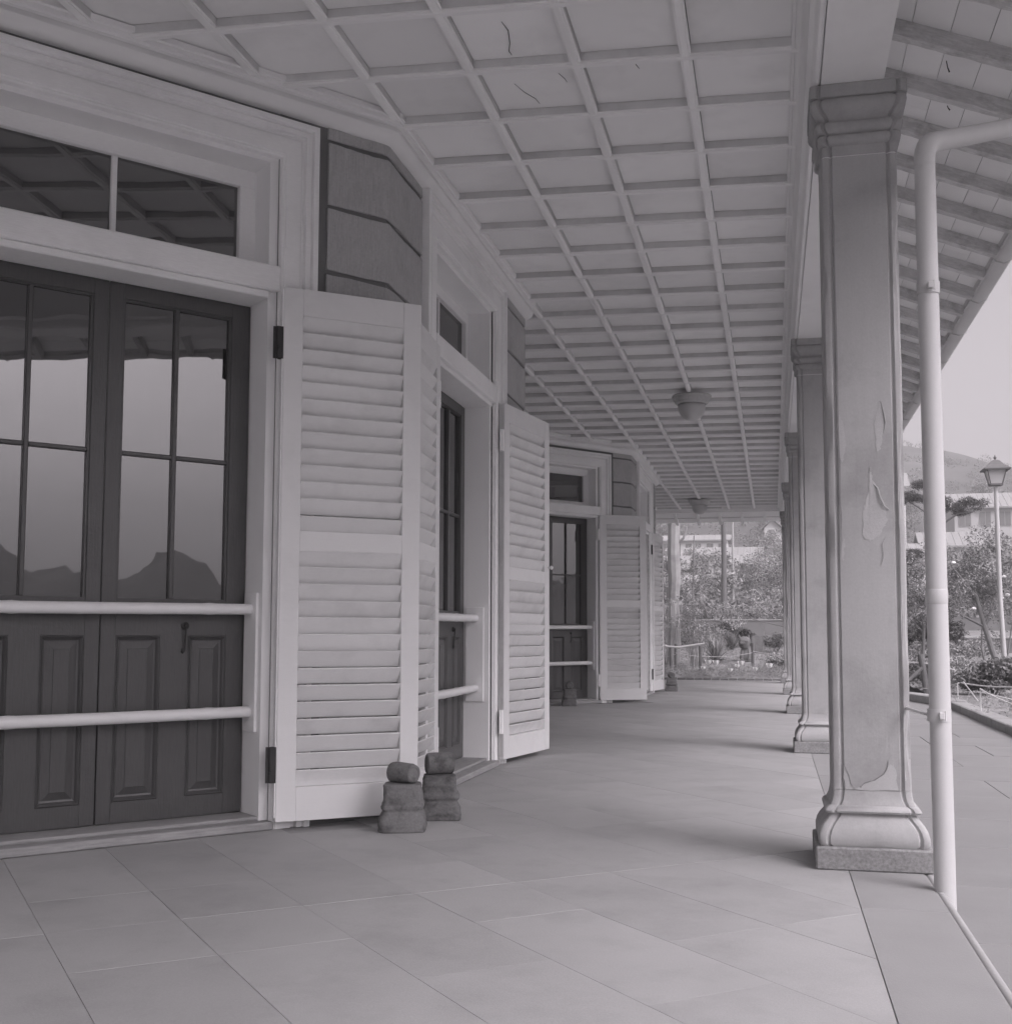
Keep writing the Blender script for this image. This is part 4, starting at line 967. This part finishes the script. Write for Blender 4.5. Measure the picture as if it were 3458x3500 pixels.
# flower bed ground cover
c = [(random.uniform(-3.2, .9), random.uniform(27.2, 29.6), 0) for _ in range(260)]
c = [(x, y, Z(x, y) + .08) for x, y, _ in c]
leaves('ground_cover', M['leaf_mid'], c, np.array([(.16, .16, .11)] * len(c)), 22000, .028, None, 'thin', up=.3, kind='stuff', label='low leafy plants filling the flower bed past the veranda', category='ground cover')
c = [(random.uniform(-3.6, 1.6), random.uniform(29.6, 38.5), 0) for _ in range(300)]
c = [(x, y, Z(x, y) + .05) for x, y, _ in c]
leaves('ground_cover', M['leaf'], c, np.array([(.30, .30, .11)] * len(c)), 20000, .032, None, 'thin', kind='stuff', label='low plants and grass on the slope behind the flower bed', category='ground cover')
c = [(random.uniform(2.6, 6.5), random.uniform(13, 33), 0) for _ in range(420)]
c = [(x, y, Z(x, y) + .05) for x, y, _ in c]
leaves('ground_cover', M['leaf_mid'], c, np.array([(.35, .35, .07)] * len(c)), 26000, .03, None, 'thin', kind='stuff', label='grass and low weeds beyond the kerb at right', category='ground cover')
# tulips
TUL = [(-1.48, 27.6, .30, 'white tulip, leftmost of the open blooms in the flower bed'), (-1.30, 27.5, .30, 'largest white tulip beside the leftmost one'), (-.74, 27.6, .29, 'white tulip below the lion statue'),
       (-.97, 27.4, .14, 'low white tulip between the spiky plant and the statue'), (-.10, 27.6, .24, 'white tulip at the right end of the flower bed'), (-1.62, 27.9, .16, 'half hidden small white tulip left in the bed'), (-.42, 27.8, .15, 'small white tulip right of the rope post'),
       (-.85, 28.6, .2, 'tiny pale bloom behind the low tulip')]
for x, y, z, lab in TUL:
    t = thing('tulip', lab, 'flower', (x, y, Z(x, y)), 'white tulips in the flower bed')
    put('stem', MB().tube([(x, y, Z(x, y)), (x + .01, y, z - .03)], .005, 6).mesh('stem'), M['leaf_mid'], t)
    s = 1.45 if z > .2 else 1.05
    for k in range(6):
        a = k * math.pi / 3 + .2; rO = .036 * s if k % 2 else .046 * s
        v = []
        for u, zz in ((.25, -.035), (.9, -.012), (1.15, .018), (1.35, .040)):
            for sg in (-1, 1):
                aa = a + sg * .55 * (1.2 - abs(u - .9)); v.append((x + rO * u * math.cos(aa), y + rO * u * math.sin(aa), z + zz * s))
        put('petal', MB().add(v, [(0, 1, 3, 2), (2, 3, 5, 4), (4, 5, 7, 6)]).mesh('petal'), M['petal'], t)
# rope fence with posts
rf = thing('rope_fence', 'sagging rope fence with dark stakes crossing the flower bed', 'fence', (-1, 30, .1))
posts = [(-3.3, 29.4, .62), (-2.35, 29.0, .66), (-.52, 30, .62), (1.4, 30.6, .65)]
for x, y, h in posts:
    put('stake', MB().tube([(x, y, Z(x, y) - .05), (x + .01, y, Z(x, y) + h)], [.042, .038], 10).mesh('stake', True), M['post'], rf)
for (xa, ya, ha), (xb, yb, hb) in zip(posts[:-1], posts[1:]):
    za, zb = Z(xa, ya) + ha * .66, Z(xb, yb) + hb * .60
    p = [(xa + (xb - xa) * s, ya + (yb - ya) * s - .05, za + (zb - za) * s - .10 * 4 * s * (1 - s)) for s in np.linspace(0, 1, 12)]
    put('rope', MB().tube(p, .010, 6).mesh('rope', True), M['rope'], rf)
bf = thing('bamboo_rail', 'pale crooked bamboo rail on forked stakes left in the garden', 'fence', (-2.3, 28.6, .1))
put('rail', MB().tube([(-2.95, 28.4, .92), (-2.72, 28.5, .72), (-2.5, 28.5, .66), (-2.2, 28.5, .64), (-1.85, 28.6, .70), (-1.62, 28.6, .73)], [.035, .032, .030, .028, .028, .026], 9).mesh('rail', True), M['coping'], bf)
for x, h in ((-2.42, .64), (-1.72, .68)): put('stake', MB().tube([(x, 28.52, -.05), (x, 28.5, h)], [.04, .035], 9).mesh('stake', True), M['post'], bf)
# blossoming tree behind the last columns
cc, rr = rc(40, .35, 36, 2.75, .55, .5, .62, .16, .34)
tree('flowering_tree', 'pale blossoming tree filling the gap left of the columns', 'tree', (.3, 36, .6), [(.45, 36, .5), (.35, 36, 1.4), (.25, 36, 2.2)],
     [[(.35, 36, 1.4), (-.2, 35.9, 1.6), (-.75, 35.9, 2.15)], [(.3, 36, 1.8), (.9, 36, 2.4)], [(.25, 36, 2.2), (0, 36, 3.2)], [(.35, 36, 1.2), (-.3, 35.8, 1.35), (-.9, 35.8, 1.5)]], cc, rr, 9500, .028, M['leaf_pale'], M['bark'], tr=.06)
cc, rr = rc(16, -3.2, 48, 3.6, .6, .5, .7, .25, .45)
tree('garden_tree', 'thin dark tree before the tiled roofs on the slope', 'tree', (-3.2, 48, 1.1), [(-3.2, 48, 1), (-3.15, 48, 3), (-3.1, 48, 5)], [[(-3.2, 48, 2.4), (-3.9, 48, 3.2)], [(-3.15, 48, 3), (-2.6, 48, 3.9)]], cc, rr, 1700, .04, M['leaf'], M['bark'], tr=.05)

# right hand side garden
cc, rr = rc(58, 3.95, 24.6, 2.05, .55, .45, .40, .16, .32)
t = tree('camellia_tree', 'multi stemmed leafy tree with a few white blooms right of the downpipe', 'tree', (4.05, 24, .1),
     [(4.05, 24, 0), (4.12, 24, .5), (3.95, 24, 1.1), (3.8, 24.1, 1.8)], [[(4.0, 24, .1), (3.88, 24, .7), (3.9, 24, 1.1)], [(4.15, 24, .1), (4.35, 24, .6), (4.45, 24, 1.2)], [(3.95, 24, 1.1), (3.5, 24, 1.35), (3.2, 24, 1.3)], [(3.95, 24, 1.1), (4.3, 24.2, 1.9)], [(3.8, 24, 1.7), (3.4, 24.2, 2.3)]],
     cc, rr, 16000, .026, M['leaf_mid'], M['bark'], tr=.075)
for x, z in ((3.72, 1.42), (4.22, 1.62), (4.28, 2.02), (4.33, 1.68), (3.38, 2.3)):
    put('bloom', MB().loft([rsec(.02, .02, 0, .9, 4), rsec(.045, .045, .02, .9, 4, .006), rsec(.04, .04, .045, .9, 4, .006), rsec(.012, .012, .06, .9, 4)]).mesh('bloom', True), M['petal'], t, Matrix.Translation((x, 23.75, z)))
cc, rr = rc(30, 3.3, 27.5, 1.9, .5, .4, .42, .15, .32)
tree('garden_tree', 'leafy tree between the nearest column and the downpipe', 'tree', (3.3, 27.5, 0), [(3.2, 27.5, 0), (3.25, 27.5, 1), (3.3, 27.5, 1.9)], [[(3.25, 27.5, 1), (2.8, 27.5, 1.5)], [(3.25, 27.5, 1.2), (3.8, 27.5, 1.8)]], cc, rr, 6500, .03, M['leaf'], M['bark'], tr=.05)
# layered pine
cr = []; ra = []
for (x, z, w) in ((3.95, 5.0, .55), (4.5, 4.85, .6), (5.3, 4.75, .55), (5.75, 4.62, .45), (4.2, 5.35, .35), (4.1, 3.3, .6), (3.8, 3.1, .5)):
    for _ in range(5): cr.append((x + random.gauss(0, .18), 36 + random.gauss(0, .3), z + random.gauss(0, .05))); ra.append((w * .45, w * .5, .13))
tree('pine_tree', 'dark layered pine with flat foliage pads behind the downpipe', 'tree', (4.7, 36, .5), [(4.6, 36, .3), (4.7, 36, 2.2), (4.75, 36, 3.8), (4.7, 36, 5.0)],
     [[(4.7, 36, 4.1), (5.3, 36, 4.5), (5.75, 36, 4.55)], [(4.72, 36, 4.3), (4.2, 36, 4.7), (3.9, 36, 4.9)], [(4.7, 36, 2.6), (4.2, 36, 3.1), (3.8, 36, 3.0)]], cr, np.array(ra), 12000, .05, M['leaf_dark'], M['bark'], tr=.09, shape='thin')
cc, rr = rc(12, 3.75, 29, 1.15, .35, .3, .18, .2, .32)
tree('young_pine', 'small feathery pine between the column and the downpipe above the low wall', 'tree', (3.85, 29, 0), [(3.9, 29, 0), (3.88, 29, .8), (3.8, 29, 1.3)], [], cc, rr, 6000, .07, M['leaf_dark'], M['bark'], tr=.035, shape='thin')
shrub('round clipped bush with glossy leaves right of the downpipe base', 3.42, 20.3, 1.15, .9, .62, 9000, .030, M['leaf'], 'bush', 'clipped_bush', stems=8)
shrub('wide bush filling the bed under the multi stemmed tree at right', 3.9, 23.0, 1.9, 1.0, .55, 5000, .028, M['leaf'])
shrub('weedy bush before the low pale topped garden wall', 4.3, 30.5, 2.6, 1.2, .75, 5000, .032, M['leaf_mid'])
shrub('tangled low bush behind the dark timber post', 2.75, 22.5, 1.1, .8, .6, 3000, .03, M['leaf'])
shrub('weedy tall grass between the downpipe and the clipped bush', 3.05, 22.0, .7, .7, .75, 2200, .06, M['leaf_pale'], 'plant', 'grass_tuft', 'thin')
cc, rr = rc(10, 5.5, 27, 1.2, .4, .4, .4, .3, .5)
tree('garden_tree', 'leafy tree at the right edge beyond the street lamp', 'tree', (5.4, 27, 0), [(5.4, 27, 0), (5.45, 27, 1.5), (5.5, 27, 2.3)], [], cc + [(5.2, 27, 2.3), (5.6, 27.2, 2.6), (5.3, 26.8, 2.0)], list(rr) + [.5, .5, .4], 6000, .035, M['leaf_mid'], M['bark'], tr=.07)
# dark post with brace and rails
dpst = thing('timber_fence', 'dark round timber post with slanting brace behind the near kerb', 'fence', (2.42, 20.5, 0))
put('post', MB().tube([(2.45, 20.5, -.1), (2.41, 20.5, .30), (2.36, 20.5, .62)], [.055, .05, .048], 10).mesh('post', True), M['post'], dpst)
put('brace', MB().tube([(1.95, 20.3, .02), (2.38, 20.45, .40)], [.035, .03], 8).mesh('brace', True), M['post'], dpst)
put('rail', MB().tube([(1.7, 20.6, .50), (2.40, 20.5, .48), (2.75, 20.4, .40), (3.2, 20.3, .28)], .012, 7).mesh('rail', True), M['hoop'], dpst)
# low white hoops
hp = thing('rope_barrier', 'low white bamboo hoops and rails edging the lawn in front of the bush', 'barrier', (2.6, 16, 0))
for a, b in (((2.66, 18.3, .24), (3.35, 17.6, .22)), ((2.2, 19.0, .12), (2.62, 18.2, .24)), ((2.46, 15.4, .27), (2.95, 14.9, .05)), ((2.52, 15.6, .22), (3.2, 15.1, .12))):
    p = [tuple(np.array(a) * (1 - s) + np.array(b) * s - np.array([0, 0, .03 * 4 * s * (1 - s)])) for s in np.linspace(0, 1, 7)]
    put('rail', MB().tube(p, .009, 7).mesh('rail', True), M['hoop'], hp)
for (x, y, h, dx) in ((2.60, 18.2, .24, 0), (2.68, 18.2, .26, .22), (2.46, 15.4, .28, 0)):
    put('stake', MB().tube([(x + dx, y, -.06), (x, y, h)], .009, 7).mesh('stake', True), M['hoop'], hp)
# street lamp
sl_ = thing('street_lamp', 'lantern shaped street lamp on a pale post at the right edge', 'street lamp', (3.75, 21.5, -.05))
put('post', MB().tube([(3.86, 21.5, -.1), (3.80, 21.5, 1.6), (3.785, 21.5, 3.50)], [.045, .040, .036], 14).mesh('post', True), M['lamp_post'], sl_)
lx, ly, lz = 3.785, 21.5, 3.52
def sq(h, z): return [(lx + h, ly + h, z), (lx - h, ly + h, z), (lx - h, ly - h, z), (lx + h, ly - h, z)]
put('lantern_pane', MB().loft([sq(.095, lz + .03), sq(.150, lz + .27)]).mesh('lantern_pane'), M['lantern_glass'], sl_)
m = MB(); m.loft([sq(.105, lz), sq(.105, lz + .03)])
for sx in (-1, 1):
    for sy in (-1, 1): m.tube([(lx + sx * .097, ly + sy * .097, lz + .03), (lx + sx * .153, ly + sy * .153, lz + .27)], .010, 5)
put('lantern_frame', m.mesh('lantern_frame'), M['lantern_frame'], sl_)
put('lantern_roof', MB().loft([sq(.215, lz + .262), sq(.220, lz + .285), sq(.12, lz + .36), sq(.065, lz + .43), sq(.03, lz + .45)]).mesh('lantern_roof'), M['lantern_frame'], sl_)
put('finial', MB().lathe([(.012, lz + .45), (.012, lz + .465), (.026, lz + .48), (.026, lz + .495), (.010, lz + .515), (.003, lz + .54)], 12, (lx, ly)).mesh('finial', True), M['lantern_frame'], sl_)

# ------------------------------------------------------------------ houses on the slope
def far_house(label, x0, x1, y, z0, eave, ridge, depth, n_win, gable=False, wall='house_wall', upper=False):
    t = thing('hillside_house', label, 'house', ((x0 + x1) / 2, y, z0), 'houses on the hillside')
    put('wall', MB().box(x0, x1, y, y + depth, z0 - 2.5, eave).mesh('wall'), M[wall], t)
    e = .5
    if gable:      # ridge runs away from us
        xm = (x0 + x1) / 2
        put('gable', MB().add([(x0, y, eave), (x1, y, eave), (xm, y, ridge), (x0, y + depth, eave), (x1, y + depth, eave), (xm, y + depth, ridge)], [(0, 1, 2), (3, 5, 4), (0, 3, 4, 1), (0, 2, 5, 3), (1, 4, 5, 2)]).mesh('gable'), M[wall], t)
        mm = MB()
        for s, xa in ((-1, x0 - e), (1, x1 + e)):
            mm.add([(xa, y - e, eave - .25), (xm, y - e, ridge + .1), (xm, y + depth + e, ridge + .1), (xa, y + depth + e, eave - .25), (xa, y - e, eave - .1), (xm, y - e, ridge + .25), (xm, y + depth + e, ridge + .25), (xa, y + depth + e, eave - .1)],
                   [(0, 1, 2, 3), (4, 7, 6, 5), (0, 4, 5, 1), (1, 5, 6, 2), (2, 6, 7, 3), (3, 7, 4, 0)])
        put('roof', mm.mesh('roof'), M['roof_tile'], t)
    else:
        ym = y + depth / 2; mm = MB()
        for s, ya in ((-1, y - e), (1, y + depth + e)):
            mm.add([(x0 - e, ya, eave - .15), (x1 + e, ya, eave - .15), (x1 + e, ym, ridge), (x0 - e, ym, ridge), (x0 - e, ya, eave), (x1 + e, ya, eave), (x1 + e, ym, ridge + .15), (x0 - e, ym, ridge + .15)],
                   [(0, 1, 2, 3), (4, 7, 6, 5), (0, 4, 5, 1), (1, 5, 6, 2), (2, 6, 7, 3), (3, 7, 4, 0)])
        k = int((x1 - x0) / .55)
        for i in range(k + 1):
            xx = x0 - e + (x1 - x0 + 2 * e) * i / k; mm.add([(xx - .05, y - e, eave + .01), (xx + .05, y - e, eave + .01), (xx + .05, ym, ridge + .16), (xx - .05, ym, ridge + .16), (xx, y - e, eave + .05), (xx, ym, ridge + .20)], [(0, 1, 4), (2, 3, 5), (0, 4, 5, 3), (1, 2, 5, 4)])
        put('roof', mm.mesh('roof'), M['roof_tile'], t)
    w = (x1 - x0) / max(n_win, 1)
    for i in range(n_win):
        a = x0 + w * (i + .18 + .1 * random.random()); b = a + w * random.uniform(.4, .62); zt = eave - (.5 if not gable else .3); zb = max(zt - 1.4, z0 - .5) if upper else max(zt - random.choice([1.1, 1.8]), z0 - 1)
        f = put('window', MB().box(a - .06, b + .06, y - .06, y + .02, zb - .06, zt + .06).mesh('window'), M['coping'], t)
        put('pane', MB().box(a, (a + b) / 2 - .03, y - .08, y - .065, zb, zt).box((a + b) / 2 + .03, b, y - .08, y - .065, zb, zt).mesh('pane'), M['house_dark'], f)
    return t
far_house('long house with bright tiled roof highest behind the pale trunk', -13.8, -5.6, 150, 9.5, 13.15, 13.85, 5, 6)
far_house('house with tiled roof right of the dark wooden pole, below the long roof', -9.0, -1.5, 128, 7.0, 9.7, 10.55, 4.5, 6)
far_house('small white gabled house on the hill near the columns', -1.1, 1.2, 168, 13.5, 16.2, 17.3, 6, 1, gable=True)
far_house('dark walled house half hidden behind the pale trunk', -9.6, -7.2, 98, 4.2, 6.6, 7.6, 4, 2, wall='concrete')
far_house('low shed with bright white roof slope beside the pale trunk', -8.0, -6.0, 88, 3.2, 4.6, 5.4, 3, 0, wall='concrete')
far_house('two storey house with bright roof right of the downpipe', 18.0, 27.5, 125, 8.5, 14.0, 15.6, 6, 5, upper=True)
far_house('low house in front of the two storey house at right', 14.2, 20.5, 118, 7.0, 9.6, 11.0, 5, 4)
far_house('pale roofed house between the nearest column and downpipe, lower one', 10.8, 16.0, 150, 13, 19.4, 21.3, 6, 3)
far_house('small hip roofed house high between the nearest column and downpipe', 12.0, 17.4, 172, 20, 25.0, 27.2, 6, 2)
far_house('low house seen under the pine between column and downpipe', 8.0, 13.0, 105, 4.6, 7.6, 8.9, 4, 3)
far_house('small shed on the slope left of the white gabled house', -3.6, -1.7, 118, 6.4, 8.2, 9.0, 3, 1, wall='concrete')
# trees over the hillside
def blob(x, y, s, i, lab, mt='leaf_far', n=1100, ls=.05):
    z = Z(x, y); t = thing('hillside_tree', lab, 'tree', (x, y, z), 'trees on the hillside')
    c, r = rc(9, x, y, z + s * .75, s * .32, s * .3, s * .22, s * .22, s * .4)
    put('trunk', MB().tube([(x, y, z - .3), (x, y, z + s * .7)], [s * .06, s * .03], 6).mesh('trunk'), M['bark'], t)
    leaves('crown', M[mt], c, r, n, s * ls, t, hollow=.1)
for i in range(54):
    ph = random.choice([random.uniform(-6.5, 1.2), random.uniform(5.3, 12)]); r = random.choice([random.uniform(62, 90), random.uniform(100, 225), random.uniform(160, 225)])
    x, y = r * math.sin(R_(ph)), r * math.cos(R_(ph)); s = random.uniform(1.0, 1.9) * (1 + r / 300)
    blob(x, y, s, i, 'bushy tree on the far hillside among the houses', random.choice(['leaf_far', 'leaf', 'leaf_mid']))
cs = []; rs = []
for i in range(2600):
    ph = random.uniform(-9, 15); r = random.uniform(55, 272); x, y = r * math.sin(R_(ph)), r * math.cos(R_(ph)); s = random.uniform(.3, .8) * (1 + r / 200)
    cs.append((x, y, Z(x, y) + s * .25)); rs.append(s * .7)
leaves('hillside_scrub', M['leaf_far'], cs, rs, 90000, .16, None, kind='stuff', label='scrub and bushes covering the far hillside', category='scrub')
# ------------------------------------------------------------------ haze
hz = bpy.data.materials.new('haze'); hz.use_nodes = True; n = hz.node_tree; n.nodes.clear()
o = n.nodes.new('ShaderNodeOutputMaterial'); pv = n.nodes.new('ShaderNodeVolumePrincipled'); pv.inputs['Density'].default_value = .0018; pv.inputs['Color'].default_value = (.95, .95, .95, 1)
n.links.new(pv.outputs[0], o.inputs['Volume'])
put('haze', MB().box(-720, 720, -620, 720, -3, 75).mesh('haze'), hz, kind='stuff', label='pale haze in the air over the valley', category='haze')
